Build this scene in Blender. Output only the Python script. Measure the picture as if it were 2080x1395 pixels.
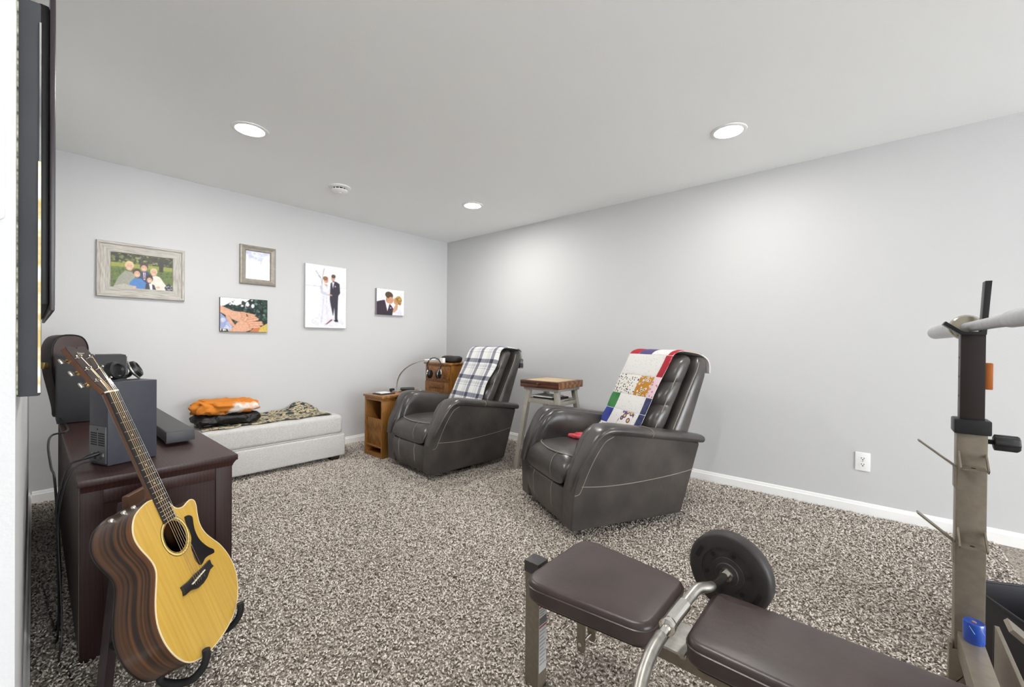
import bpy, bmesh, math, random
import numpy as np
from mathutils import Vector as V, Matrix, noise as mnoise

random.seed(7); rng = np.random.default_rng(7)
S = bpy.context.scene
for o in list(bpy.data.objects): bpy.data.objects.remove(o)
COL = S.collection
PI = math.pi

# ------------------------------------------------------------------ camera (solved from the room's edges in the photograph)
F_PX, YAW, PITCH, ROLL, CAM_H = 842.955, 0.8563855, -0.0053818, 0.0086865, 1.1326
XR, YB, H = 3.623, 4.302, 2.44            # right wall, back wall, ceiling
XL, YEND = -0.020, 1.09                   # left partition face and its free end
_fw = V((math.sin(YAW)*math.cos(PITCH), math.cos(YAW)*math.cos(PITCH), math.sin(PITCH)))
_r0 = V((math.cos(YAW), -math.sin(YAW), 0)); _u0 = _r0.cross(_fw)
_rt = _r0*math.cos(ROLL) + _u0*math.sin(ROLL); _up = _u0*math.cos(ROLL) - _r0*math.sin(ROLL)
EYE = V((0, 0, CAM_H))
cd = bpy.data.cameras.new('camera'); cam = bpy.data.objects.new('camera', cd); COL.objects.link(cam)
cd.sensor_fit = 'HORIZONTAL'; cd.sensor_width = 36; cd.lens = F_PX/2080*36; cd.clip_start = 0.02
mw = Matrix.Identity(4)
for i, a in enumerate((_rt, _up, -_fw)):
    for j in range(3): mw[j][i] = a[j]
mw.translation = EYE; cam.matrix_world = mw
S.camera = cam
def ray(x, y): return _fw + _rt*((x-1040)/F_PX) - _up*((y-697.5)/F_PX)
def on_z(x, y, z): d = ray(x, y); return EYE + d*((z-CAM_H)/d.z)
def on_y(x, y, Y): d = ray(x, y); return EYE + d*(Y/d.y)
def on_x(x, y, X): d = ray(x, y); return EYE + d*(X/d.x)

# ------------------------------------------------------------------ light and exposure
S.view_settings.view_transform = 'Standard'; S.view_settings.look = 'None'
S.view_settings.exposure = 0.47; S.view_settings.gamma = 1.0; S.view_settings.use_curve_mapping = False
w = bpy.data.worlds.new('world'); S.world = w; w.use_nodes = True
w.node_tree.nodes['Background'].inputs[0].default_value = (0.93, 0.965, 1, 1)
w.node_tree.nodes['Background'].inputs[1].default_value = 11.0
LAMP_W = 7.8
LAMPS = [(0.884, 2.946, 2.2), (2.806, 0.681, 1.0), (2.774, 2.924, 1.7), (0.884, 0.68, 1.6)]
def lamp_light(x, y, watts=LAMP_W, col=(1, 0.985, 0.955)):
    l = bpy.data.lights.new('downlight_light', 'AREA'); l.shape = 'DISK'; l.size = 0.15; l.energy = watts; l.color = col
    try: l.spread = math.radians(180)
    except Exception: pass
    return l

# ------------------------------------------------------------------ materials
def lin(c):
    out = []
    for v in c[:3]:
        v = v/255.0
        out.append(v/12.92 if v <= 0.04045 else ((v+0.055)/1.055)**2.4)
    return (*out, 1)
MATS = {}
def mat(name, col, rough=0.5, metal=0.0, col2=None, nscale=8, stretch=(1,1,1), bump=None, wave=None, spec=None, coat=0, sheen=0, emit=None, lo=0.35, hi=0.65, trans=0, alpha=1):
    """principled material; col2: noise blend; wave: wood bands (scale, distortion); bump: (scale, strength[, kind])"""
    if name in MATS: return MATS[name]
    m = bpy.data.materials.new(name); m.use_nodes = True; nt = m.node_tree; N = nt.nodes; L = nt.links
    b = N['Principled BSDF']
    b.inputs['Base Color'].default_value = lin(col); b.inputs['Roughness'].default_value = rough; b.inputs['Metallic'].default_value = metal
    if spec is not None: b.inputs['Specular IOR Level'].default_value = spec
    if coat: b.inputs['Coat Weight'].default_value = coat; b.inputs['Coat Roughness'].default_value = 0.12
    if sheen: b.inputs['Sheen Weight'].default_value = sheen
    if trans: b.inputs['Transmission Weight'].default_value = trans
    if emit: b.inputs['Emission Color'].default_value = lin(emit[0]); b.inputs['Emission Strength'].default_value = emit[1]
    tc = N.new('ShaderNodeTexCoord'); mp = N.new('ShaderNodeMapping'); mp.inputs['Scale'].default_value = stretch
    L.new(tc.outputs['Object'], mp.inputs['Vector'])
    if col2 is not None:
        if wave:
            t = N.new('ShaderNodeTexWave'); t.inputs['Scale'].default_value = wave[0]; t.inputs['Distortion'].default_value = wave[1]
            t.inputs['Detail'].default_value = 3; t.inputs['Detail Scale'].default_value = 1.6; t.bands_direction = wave[2] if len(wave) > 2 else 'X'
        else:
            t = N.new('ShaderNodeTexNoise'); t.inputs['Scale'].default_value = nscale; t.inputs['Detail'].default_value = 6
        L.new(mp.outputs[0], t.inputs['Vector'])
        r = N.new('ShaderNodeValToRGB'); r.color_ramp.elements[0].position = lo; r.color_ramp.elements[1].position = hi
        r.color_ramp.elements[0].color = lin(col); r.color_ramp.elements[1].color = lin(col2)
        L.new(t.outputs['Fac'], r.inputs[0]); L.new(r.outputs[0], b.inputs['Base Color'])
    if bump:
        k = bump[2] if len(bump) > 2 else 'noise'
        if k == 'voronoi': t = N.new('ShaderNodeTexVoronoi'); out = t.outputs['Distance']
        else: t = N.new('ShaderNodeTexNoise'); t.inputs['Detail'].default_value = 5; out = t.outputs['Fac']
        t.inputs['Scale'].default_value = bump[0]; L.new(mp.outputs[0], t.inputs['Vector'])
        bn = N.new('ShaderNodeBump'); bn.inputs['Strength'].default_value = bump[1]; bn.inputs['Distance'].default_value = 0.01
        L.new(out, bn.inputs['Height']); L.new(bn.outputs[0], b.inputs['Normal'])
    MATS[name] = m; return m

M_WALL = mat('wall paint', (199, 199, 199), 0.6, bump=(140, 0.06))
M_CEIL = mat('ceiling paint', (246, 248, 247), 0.7, bump=(90, 0.05))
M_TRIM = mat('white trim', (240, 240, 238), 0.35)
M_WHITE = mat('white plastic', (236, 236, 234), 0.4)
M_BLACK = mat('black plastic', (22, 22, 24), 0.42)
M_BLACKM = mat('black matte', (14, 14, 15), 0.75)
M_CHROME = mat('chrome', (225, 222, 215), 0.13, 1.0)
M_STEEL = mat('satin steel', (190, 187, 180), 0.36, 1.0, col2=(165, 162, 155), nscale=40)
M_LEATHER = mat('grey brown leather', (48, 45, 44), 0.31, col2=(80, 74, 70), nscale=5, bump=(16, 0.22), spec=0.6, lo=0.3, hi=0.75)
M_LEATHER_D = mat('dark base fabric', (30, 28, 28), 0.9)
M_STITCH = mat('pale stitching thread', (142, 134, 124), 0.7)
M_ESP = mat('espresso wood', (42, 24, 21), 0.38, col2=(54, 31, 27), wave=(3.0, 5), stretch=(9, 1.2, 9), spec=0.35)
M_ESPV = mat('espresso wood upright', (40, 22, 19), 0.5, col2=(46, 26, 22), wave=(3.0, 5), stretch=(9, 9, 1.0), spec=0.3)
M_OAK = mat('honey oak', (120, 76, 28), 0.42, col2=(150, 102, 42), wave=(5.0, 7), stretch=(9, 9, 1.0), coat=0.15)
M_OAKH = mat('honey oak lengthways', (116, 72, 28), 0.42, col2=(148, 98, 42), wave=(5.0, 7), stretch=(1, 9, 9), coat=0.15)
M_GREYW = mat('greige painted wood', (158, 152, 142), 0.6, col2=(172, 167, 158), nscale=20, stretch=(6, 6, 1))
M_TUBE = mat('taupe powder coated steel', (124, 114, 100), 0.4, 0.35, col2=(133, 123, 108), nscale=60)
M_VINYL = mat('dark brown vinyl', (58, 48, 46), 0.36, col2=(68, 57, 54), nscale=9, bump=(60, 0.05), spec=0.5)
M_VPLATE = mat('black vinyl weight plate', (42, 38, 38), 0.55, col2=(50, 45, 45), nscale=16, bump=(70, 0.08))

# ------------------------------------------------------------------ mesh helpers
TM = {}
def _link(name, me, parent):
    o = bpy.data.objects.new(name, me); COL.objects.link(o)
    if parent: o.parent = parent
    return o
def prop(o, label=None, cat=None, group=None, kind=None):
    for k, v in (('label', label), ('category', cat), ('group', group), ('kind', kind)):
        if v: o[k] = v
    return o
def thing(name, label, cat, loc=(0,0,0), rz=0, group=None, matrix=None):
    o = bpy.data.objects.new(name, None); COL.objects.link(o); o.empty_display_size = 0.1
    m = matrix if matrix is not None else Matrix.Translation(loc) @ Matrix.Rotation(rz, 4, 'Z')
    o.matrix_world = m; TM[o.name] = m
    return prop(o, label, cat, group)
def mk(name, bm, m, parent=None, W=False, bevel=0, seg=2, smooth=True, label=None, cat=None, group=None, kind=None, angle=35, origin=None):
    """bmesh -> ONE mesh object. W: verts given in world space, parent's frame is taken out."""
    bmesh.ops.remove_doubles(bm, verts=bm.verts, dist=1e-6)
    bmesh.ops.recalc_face_normals(bm, faces=bm.faces)
    if bevel:
        es = [e for e in bm.edges if len(e.link_faces) == 2 and e.calc_face_angle(0) > math.radians(angle)]
        if es: bmesh.ops.bevel(bm, geom=es, offset=bevel, segments=seg, profile=0.6, affect='EDGES', clamp_overlap=True)
    if W and parent: bm.transform(TM[parent.name].inverted())
    if origin is not None: bm.transform(Matrix.Translation(-V(origin)))
    me = bpy.data.meshes.new(name); bm.to_mesh(me); bm.free()
    for mm in (m if isinstance(m, (list, tuple)) else [m]): me.materials.append(mm)
    if smooth:
        me.polygons.foreach_set('use_smooth', [True]*len(me.polygons))
        try: me.set_sharp_from_angle(angle=math.radians(40))
        except Exception: pass
    o = _link(name, me, parent)
    if origin is not None: o.location = origin
    if parent: TM[o.name] = TM[parent.name]
    return prop(o, label, cat, group, kind)
def nb(): return bmesh.new()
def box(bm, x0, x1, y0, y1, z0, z1):
    vs = [bm.verts.new((x, y, z)) for z in (z0, z1) for y in (y0, y1) for x in (x0, x1)]
    for f in ((0,1,3,2),(4,5,7,6),(0,1,5,4),(2,3,7,6),(0,2,6,4),(1,3,7,5)): bm.faces.new([vs[i] for i in f])
    return bm
def bx(*a): return box(nb(), *a)
def loft(bm, rings, cap=True, close=True):
    R = [[bm.verts.new(p) for p in r] for r in rings]; n = len(R[0])
    for a, b in zip(R[:-1], R[1:]):
        for i in range(n if close else n-1):
            j = (i+1) % n; bm.faces.new((a[i], a[j], b[j], b[i]))
    if cap: bm.faces.new(R[0][::-1]); bm.faces.new(R[-1])
    return bm
def tube(bm, pts, r, n=10, cap=True, closed=False, flat=1.0, up=None):
    pts = [V(p) for p in pts]; k = len(pts); rs = r if isinstance(r, (list, tuple)) else [r]*k
    T = []
    for i in range(k):
        a = pts[(i-1) % k] if (closed or i > 0) else pts[i]; b = pts[(i+1) % k] if (closed or i < k-1) else pts[i]
        T.append((b-a).normalized())
    nrm = (V(up) if up else (V((0,0,1)) if abs(T[0].z) < 0.9 else V((1,0,0)))); nrm = (nrm - T[0]*nrm.dot(T[0])).normalized()
    rings = []
    for i in range(k):
        nrm = (nrm - T[i]*nrm.dot(T[i])).normalized(); bi = T[i].cross(nrm)
        rings.append([pts[i] + (nrm*math.cos(2*PI*j/n)*flat + bi*math.sin(2*PI*j/n))*rs[i] for j in range(n)])
    if closed: rings.append(rings[0])
    return loft(bm, rings, cap=cap and not closed)
def smoothp(pts, n=6):
    """Catmull-Rom through pts"""
    P = [V(p) for p in pts]; P = [P[0]*2-P[1]] + P + [P[-1]*2-P[-2]]; out = []
    for i in range(1, len(P)-2):
        for k in range(n):
            t = k/n; a, b, c, d = P[i-1:i+3]
            out.append(0.5*((2*b) + (c-a)*t + (2*a-5*b+4*c-d)*t*t + (3*b-a-3*c+d)*t**3))
    return out + [P[-2]]
def lathe(bm, prof, n=32, M=Matrix.Identity(4), cap=True):
    rings = [[M @ V((r*math.cos(2*PI*j/n), r*math.sin(2*PI*j/n), z)) for j in range(n)] for r, z in prof]
    return loft(bm, rings, cap=cap)
def prism(bm, poly, z0, z1, M=Matrix.Identity(4)):
    return loft(bm, [[M @ V((x, y, z0)) for x, y in poly], [M @ V((x, y, z1)) for x, y in poly]])
def rpoly(pts, r, n=5):
    """round the corners of a polygon"""
    out = []; k = len(pts); rr = r if isinstance(r, (list, tuple)) else [r]*k
    for i in range(k):
        p = V(pts[i]); a = V(pts[i-1]) - p; b = V(pts[(i+1) % k]) - p
        d = min(rr[i], a.length*0.45, b.length*0.45); a = p + a.normalized()*d; b = p + b.normalized()*d
        for j in range(n+1):
            t = j/n; q = a*(1-t)**2 + p*2*t*(1-t) + b*t*t; out.append((q.x, q.y))
    return out
def inset(poly, d):
    """shrink a convex-ish polygon about its own edges (approximate, by vertex normals)"""
    k = len(poly); out = []; area = sum(poly[i][0]*poly[(i+1)%k][1]-poly[(i+1)%k][0]*poly[i][1] for i in range(k)); s = 1 if area > 0 else -1
    for i in range(k):
        a = V(poly[i-1]); b = V(poly[(i+1) % k]); t = (b-a)
        t = t.normalized() if t.length > 1e-9 else V((1, 0)); nn = V((-t.y, t.x))*s; out.append((poly[i][0]+nn.x*d, poly[i][1]+nn.y*d))
    return out
def beam(bm, a, b, w, d, up=(0,0,1), w2=None, d2=None):
    a = V(a); b = V(b); t = (b-a).normalized(); u = V(up); u = (u-t*u.dot(t)).normalized(); s = t.cross(u)
    w2 = w2 or w; d2 = d2 or d
    return loft(bm, [[p + s*sx*ww/2 + u*sy*dd/2 for sx, sy in ((-1,-1),(1,-1),(1,1),(-1,1))] for p, ww, dd in ((a, w, d), (b, w2, d2))])
def sell(c, ax, ay, a, b, n=28, p=3.0):
    """superellipse ring"""
    out = []
    for j in range(n):
        t = 2*PI*j/n; cx, sy = math.cos(t), math.sin(t)
        out.append(V(c) + V(ax)*(a*math.copysign(abs(cx)**(2/p), cx)) + V(ay)*(b*math.copysign(abs(sy)**(2/p), sy)))
    return out
def pad(bm, poly, z0, z1, r, M=Matrix.Identity(4), crown=0.0, k=4):
    """upholstered pad: polygon extruded with rounded top and bottom edges"""
    rings = []
    for i in range(k+1):
        t = i/k*PI/2; rings.append((inset(poly, r*(1-math.sin(t))), z0 + r*(1-math.cos(t))))
    for i in range(k+1):
        t = i/k*PI/2; rings.append((inset(poly, r*(1-math.cos(t))), z1 - r + r*math.sin(t)))
    cx = sum(p[0] for p in poly)/len(poly); cy = sum(p[1] for p in poly)/len(poly)
    last = rings[-1][0]
    for f in (0.8, 0.5, 0.2): rings.append(([(cx+(x-cx)*f, cy+(y-cy)*f) for x, y in last], z1 + crown*(1-f*f)))
    return loft(bm, [[M @ V((x, y, z)) for x, y in pl] for pl, z in rings])
def struct(name, bm, m, **k):
    return mk(name, bm, m, kind='structure', smooth=False, **k)

# ------------------------------------------------------------------ the room
def carpet_mat():
    m = bpy.data.materials.new('shag carpet'); m.use_nodes = True; nt = m.node_tree; N = nt.nodes; L = nt.links; b = N['Principled BSDF']
    tc = N.new('ShaderNodeTexCoord')
    n1 = N.new('ShaderNodeTexNoise'); n1.inputs['Scale'].default_value = 95; n1.inputs['Detail'].default_value = 3; n1.inputs['Distortion'].default_value = 1.4
    n2 = N.new('ShaderNodeTexNoise'); n2.inputs['Scale'].default_value = 3; n2.inputs['Detail'].default_value = 4
    L.new(tc.outputs['Object'], n1.inputs['Vector']); L.new(tc.outputs['Object'], n2.inputs['Vector'])
    r = N.new('ShaderNodeValToRGB'); e = r.color_ramp.elements
    e[0].position = 0.36; e[0].color = lin((112, 102, 94)); e[1].position = 0.62; e[1].color = lin((206, 196, 186))
    x = e.new(0.48); x.color = lin((164, 154, 145))
    mx = N.new('ShaderNodeMix'); mx.data_type = 'RGBA'; mx.blend_type = 'MULTIPLY'; mx.inputs[0].default_value = 0.35
    r2 = N.new('ShaderNodeValToRGB'); r2.color_ramp.elements[0].position = 0.35; r2.color_ramp.elements[0].color = (0.72, 0.7, 0.68, 1); r2.color_ramp.elements[1].position = 0.6
    L.new(n1.outputs['Fac'], r.inputs[0]); L.new(n2.outputs['Fac'], r2.inputs[0])
    L.new(r.outputs[0], mx.inputs[6]); L.new(r2.outputs[0], mx.inputs[7]); L.new(mx.outputs[2], b.inputs['Base Color'])
    b.inputs['Roughness'].default_value = 1; b.inputs['Specular IOR Level'].default_value = 0.1
    bn = N.new('ShaderNodeBump'); bn.inputs['Strength'].default_value = 0.9; bn.inputs['Distance'].default_value = 0.012
    L.new(n1.outputs['Fac'], bn.inputs['Height']); L.new(bn.outputs[0], b.inputs['Normal'])
    return m
M_CARPET = carpet_mat()
XW, YF = -1.5, -5.6                       # walls behind and beside the camera, out of view
struct('floor', bx(XW-0.1, XR+0.1, YF-0.1, YB+0.1, -0.1, 0.0), M_CARPET)
struct('ceiling', bx(XW-0.1, XR+0.1, YF-0.1, YB+0.1, H, H+0.1), M_CEIL)
struct('wall_back', bx(XW-0.1, XR+0.1, YB, YB+0.1, 0, H), M_WALL)
struct('wall_right', bx(XR, XR+0.1, YF-0.1, YB, 0, H), M_WALL)
DX0, DX1, DZ1 = -1.3, 2.6, 2.2                # wide unseen opening, added behind the camera to let cool daylight in
b = nb(); box(b, XW-0.1, DX0, YF-0.1, YF, 0, H); box(b, DX1, XR, YF-0.1, YF, 0, H); box(b, DX0, DX1, YF-0.1, YF, DZ1, H)
struct('wall_front', b, M_WALL)
pl_ = bpy.data.lights.new('daylight_portal', 'AREA'); pl_.shape = 'RECTANGLE'; pl_.size = DX1-DX0; pl_.size_y = DZ1; pl_.cycles.is_portal = True
po_ = bpy.data.objects.new('daylight_portal', pl_); COL.objects.link(po_); po_.location = ((DX0+DX1)/2, YF-0.05, DZ1/2); po_.rotation_euler = (-PI/2, 0, 0)
struct('wall_hall', bx(XW-0.1, XW, YF, YB, 0, H), M_WALL)
struct('wall_left', bx(XL-0.12, XL, YEND, YB, 0, H), M_WALL)
def baseboard(name, a, b, nrm, h=0.082, t=0.014):
    a = V((*a, 0)); b = V((*b, 0)); n = V((*nrm, 0)); prof = [(0, 0), (t, 0), (t, h-0.022), (t*0.72, h-0.018), (t*0.55, h-0.006), (t*0.35, h), (0, h)]
    bm = loft(nb(), [[p + n*x + V((0,0,z)) for x, z in prof] for p in (a, b)])
    struct(name, bm, M_TRIM)
baseboard('baseboard_back', (XL+0.014, YB), (XR-0.014, YB), (0, -1))
baseboard('baseboard_right', (XR, YF), (XR, YB), (-1, 0))
baseboard('baseboard_left', (XL, YEND-0.012), (XL, YB), (1, 0))

# ------------------------------------------------------------------ ceiling fittings
M_GLOW = mat('lit diffuser', (255, 252, 246), 0.5, emit=((255, 250, 242), 14.0))
LBL = ['round white recessed downlight in the ceiling above the stereo console', 'round white recessed downlight above the recliner with the quilt',
       'round white recessed downlight in the ceiling above the recliner with the plaid blanket',
       'round white recessed downlight in the ceiling over the weight bench', 'round white recessed downlight near the daylit opening and right wall', 'round white recessed downlight near the daylit opening and hallway']
for i, (x, y, gain) in enumerate(LAMPS):
    t = thing('downlight', LBL[i], 'light', (x, y, H), 0, 'recessed downlights')
    mk('trim_ring', lathe(nb(), [(0.078, -0.002), (0.080, -0.007), (0.092, -0.008), (0.101, -0.004), (0.102, 0.0), (0.078, 0.0)], 40), M_WHITE, t)
    mk('diffuser', lathe(nb(), [(0.0785, 0.0), (0.0785, -0.005), (0.06, -0.010), (0.03, -0.013), (0.001, -0.014)], 40), M_GLOW, t)
    l = bpy.data.objects.new('downlight_lamp', lamp_light(x, y, LAMP_W*gain)); COL.objects.link(l); l.parent = t; l.location = (0, 0, -0.016)
t = thing('smoke_detector', 'round white smoke detector on the ceiling near the back wall', 'smoke detector', (1.717, 3.459, H))
mk('mounting_base', lathe(nb(), [(0.088, 0), (0.09, -0.008), (0.082, -0.014), (0.05, -0.016), (0.001, -0.016)], 40), M_WHITE, t)
mk('vent_ring', lathe(nb(), [(0.056, -0.016), (0.056, -0.028), (0.001, -0.028)], 40), M_BLACKM, t)
for k in range(12):
    a = 2*PI*k/12; b = beam(nb(), (0.057*math.cos(a), 0.057*math.sin(a), -0.015), (0.057*math.cos(a), 0.057*math.sin(a), -0.031), 0.005, 0.008, up=(math.cos(a), math.sin(a), 0))
    mk('vent_rib', b, M_WHITE, t)
c = mk('cap', lathe(nb(), [(0.064, -0.028), (0.064, -0.034), (0.052, -0.044), (0.03, -0.048), (0.001, -0.048)], 40), M_WHITE, t)
mk('test_button', lathe(nb(), [(0.016, -0.047), (0.016, -0.051), (0.001, -0.052)], 20), M_TRIM, c)

# ------------------------------------------------------------------ wall outlet
t = thing('wall_outlet', 'white duplex power outlet low on the right wall', 'outlet', (XR, 0.0385, 0.352))
mk('cover_plate', bx(-0.007, 0, -0.039, 0.039, -0.061, 0.061), M_WHITE, t, bevel=0.004)
for z in (-0.02, 0.02):
    r = mk('receptacle', prism(nb(), rpoly([(-0.017, -0.014), (0.017, -0.014), (0.017, 0.014), (-0.017, 0.014)], 0.008), 0.006, 0.009, Matrix.Translation((0, 0, z)) @ Matrix.Rotation(-PI/2, 4, 'Y') @ Matrix.Rotation(PI/2, 4, 'Z')), M_WHITE, t)
    b = nb(); box(b, -0.0095, -0.0085, -0.008, -0.005, z-0.001, z+0.008); box(b, -0.0095, -0.0085, 0.005, 0.008, z-0.001, z+0.008); box(b, -0.0095, -0.0085, -0.003, 0.003, z-0.010, z-0.004)
    mk('slot', b, M_BLACKM, r)
mk('screw', lathe(nb(), [(0.003, 0.0065), (0.003, 0.0085), (0.0005, 0.009)], 12, Matrix.Rotation(-PI/2, 4, 'Y')), M_STEEL, t)

# white plate on the free end of the partition
b = prism(nb(), rpoly([(-0.105, 1.326), (-0.0315, 1.326), (-0.0315, 1.662), (-0.105, 1.662)], 0.008), 0, 0.006, Matrix.Translation((0, YEND, 0)) @ Matrix.Rotation(PI/2, 4, 'X'))
mk('wall_plate', b, M_WHITE, bevel=0.002, label='tall blank white plate on the end of the left partition wall', cat='wall plate')

# ------------------------------------------------------------------ flat prints (painted pixel by pixel into a mesh's own colours)
class Art:
    def __init__(s, w, h, bg=(255,255,255)):
        s.k = 3; s.w, s.h = w, h; s.a = np.zeros((h*3, w*3, 3)); s.a[:] = bg
        yy, xx = np.mgrid[0:h*3, 0:w*3]; s.x = (xx+0.5)/(w*3); s.y = (yy+0.5)/(h*3); s.asp = w/h
    def put(s, m, col, al=1.0): s.a[m] = s.a[m]*(1-al) + np.array(col)*al
    def ell(s, cx, cy, rx, ry, col, rot=0, al=1.0):
        c, q = math.cos(rot), math.sin(rot); dx = (s.x-cx)*s.asp; dy = s.y-cy; u = dx*c+dy*q; v = -dx*q+dy*c
        s.put((u/(rx*s.asp))**2 + (v/ry)**2 < 1, col, al)
    def poly(s, pts, col, al=1.0):
        m = np.zeros(s.x.shape, bool); n = len(pts)
        for i in range(n):
            (x1, y1), (x2, y2) = pts[i], pts[(i+1) % n]
            if y1 == y2: continue
            m ^= ((y1 > s.y) != (y2 > s.y)) & (s.x < (x2-x1)*(s.y-y1)/(y2-y1)+x1)
        s.put(m, col, al)
    def rect(s, x0, y0, x1, y1, col, al=1.0): s.put((s.x >= x0) & (s.x < x1) & (s.y >= y0) & (s.y < y1), col, al)
    def blobs(s, n, x0, y0, x1, y1, r, cols, al=0.8):
        for _ in range(n):
            q = r*rng.uniform(0.5, 1.5); s.ell(rng.uniform(x0, x1), rng.uniform(y0, y1), q/s.asp*rng.uniform(0.7, 1.6), q, cols[rng.integers(len(cols))], rng.uniform(0, 3), al)
    def line(s, pts, wd, col, al=1.0):
        for (x1, y1), (x2, y2) in zip(pts[:-1], pts[1:]):
            dx, dy = (x2-x1)*s.asp, y2-y1; L2 = dx*dx+dy*dy+1e-12
            t = np.clip((((s.x-x1)*s.asp)*dx + (s.y-y1)*dy)/L2, 0, 1); d = np.hypot((s.x-x1)*s.asp-t*dx, s.y-y1-t*dy); s.put(d < wd, col, al)
    def mesh(s, name, P00, P10, P01, parent, m, W=True):
        """P00 top-left, P10 top-right, P01 bottom-left corners in world space"""
        img = s.a.reshape(s.h, 3, s.w, 3, 3).mean((1, 3))/255
        pd = np.pad(img, ((1, 1), (1, 1), (0, 0)), mode='edge'); img = (pd[1:-1, 1:-1]*2 + pd[:-2, 1:-1] + pd[2:, 1:-1] + pd[1:-1, :-2] + pd[1:-1, 2:])/6      # soft print
        k1 = rng.uniform(0.95, 1.02, (s.h//4+2, s.w//4+2)); img = np.clip(img*np.kron(k1, np.ones((4, 4)))[:s.h, :s.w, None]*rng.uniform(0.97, 1.03, (s.h, s.w, 1)), 0, 1)
        img = np.where(img <= 0.04045, img/12.92, ((img+0.055)/1.055)**2.4)
        inv = TM[parent.name].inverted(); P00, P10, P01 = [inv @ V(p) for p in (P00, P10, P01)]
        gx, gy = s.w+1, s.h+1; a, b = np.meshgrid(np.linspace(0, 1, gx), np.linspace(0, 1, gy))
        co = np.array(P00)[None, None] + a[..., None]*np.array(P10-P00) + b[..., None]*np.array(P01-P00)
        I = np.arange(gx*gy).reshape(gy, gx); f = np.stack([I[:-1, :-1], I[1:, :-1], I[1:, 1:], I[:-1, 1:]], -1).reshape(-1, 4)
        me = bpy.data.meshes.new(name); me.from_pydata(co.reshape(-1, 3).tolist(), [], f.tolist())
        ca = me.color_attributes.new('print', 'FLOAT_COLOR', 'CORNER'); c4 = np.ones((s.h*s.w, 4, 4), np.float32); c4[..., :3] = img.reshape(-1, 1, 3)
        ca.data.foreach_set('color', c4.ravel()); me.materials.append(m); o = _link(name, me, parent); TM[o.name] = TM[parent.name]; return o
def print_mat(name, rough):
    m = bpy.data.materials.new(name); m.use_nodes = True; a = m.node_tree.nodes.new('ShaderNodeAttribute'); a.attribute_name = 'print'
    b = m.node_tree.nodes['Principled BSDF']; b.inputs['Roughness'].default_value = rough; m.node_tree.links.new(a.outputs['Color'], b.inputs['Base Color']); return m
M_PRINT = print_mat('photo print', 0.45); M_CANV = print_mat('canvas print', 0.75)
SK = (214, 166, 140)

def art_family():
    A = Art(150, 106, (92, 110, 48))
    A.rect(0, 0, 1, 0.30, (58, 62, 40)); A.blobs(160, 0, -0.02, 1, 0.28, 0.03, [(44, 48, 34), (120, 124, 62), (30, 32, 26), (160, 160, 90), (70, 74, 44)], 0.8)
    A.rect(0, 0.28, 1, 0.40, (146, 150, 62)); A.rect(0, 0.40, 1, 0.46, (104, 120, 48)); A.blobs(260, 0, 0.42, 1, 1, 0.02, [(60, 82, 36), (84, 100, 44), (52, 66, 32), (112, 124, 60)], 0.6)
    A.poly([(0.76, 0.1), (0.84, 0.1), (0.835, 0.45), (0.77, 0.45)], (52, 46, 40)); A.poly([(0.6, 0.02), (1, 0.06), (0.9, 0.2), (0.66, 0.16)], (50, 48, 36), 0.8)
    def person(x, y, r, hair, shirt, pts, hr=1.0):
        A.poly(pts, shirt); A.ell(x, y-0.3*r, r*0.80/A.asp*1.08, r*1.05*hr, hair); A.ell(x, y+0.02, r*0.68/A.asp, r*0.92, SK)
        A.ell(x-r*0.25/A.asp, y-0.02, 0.006, 0.006, (80, 56, 46)); A.ell(x+r*0.25/A.asp, y-0.02, 0.006, 0.006, (80, 56, 46)); A.ell(x, y+r*0.5, r*0.3/A.asp, r*0.12, (236, 210, 196))
    person(0.52, 0.36, 0.105, (60, 46, 38), (52, 62, 92), [(0.40, 0.9), (0.43, 0.55), (0.50, 0.47), (0.58, 0.48), (0.66, 0.6), (0.66, 0.9)])
    A.poly([(0.505, 0.5), (0.545, 0.5), (0.54, 0.72), (0.515, 0.72)], (236, 236, 240)); A.poly([(0.522, 0.5), (0.533, 0.5), (0.535, 0.7), (0.518, 0.7)], (120, 50, 60))
    person(0.68, 0.48, 0.10, (206, 186, 150), (226, 220, 206), [(0.62, 1), (0.64, 0.62), (0.70, 0.56), (0.78, 0.6), (0.90, 0.88), (0.92, 1)])
    A.poly([(0.86, 0.9), (0.93, 0.78), (1, 0.9), (1, 1), (0.88, 1)], (40, 40, 52)); A.blobs(20, 0.88, 0.84, 1, 1, 0.012, [(200, 200, 206)])
    person(0.29, 0.36, 0.115, (216, 192, 140), (150, 150, 136), [(0.05, 0.97), (0.12, 0.7), (0.22, 0.5), (0.32, 0.52), (0.38, 0.62), (0.36, 0.95)])
    person(0.41, 0.55, 0.105, (66, 48, 38), (68, 122, 186), [(0.27, 1), (0.30, 0.82), (0.36, 0.7), (0.47, 0.69), (0.555, 0.82), (0.56, 1)])
    person(0.61, 0.70, 0.09, (46, 34, 32), (48, 44, 52), [(0.54, 1), (0.55, 0.85), (0.6, 0.8), (0.69, 0.86), (0.72, 1)], 1.3); A.poly([(0.60, 0.82), (0.65, 0.82), (0.66, 1), (0.62, 1)], (232, 234, 240))
    A.poly([(0.05, 0.97), (0.2, 0.88), (0.36, 0.93), (0.40, 1), (0.04, 1)], (176, 172, 158)); A.ell(0.37, 0.955, 0.03, 0.03, SK); A.ell(0.75, 0.92, 0.035, 0.035, SK)
    return A
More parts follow.
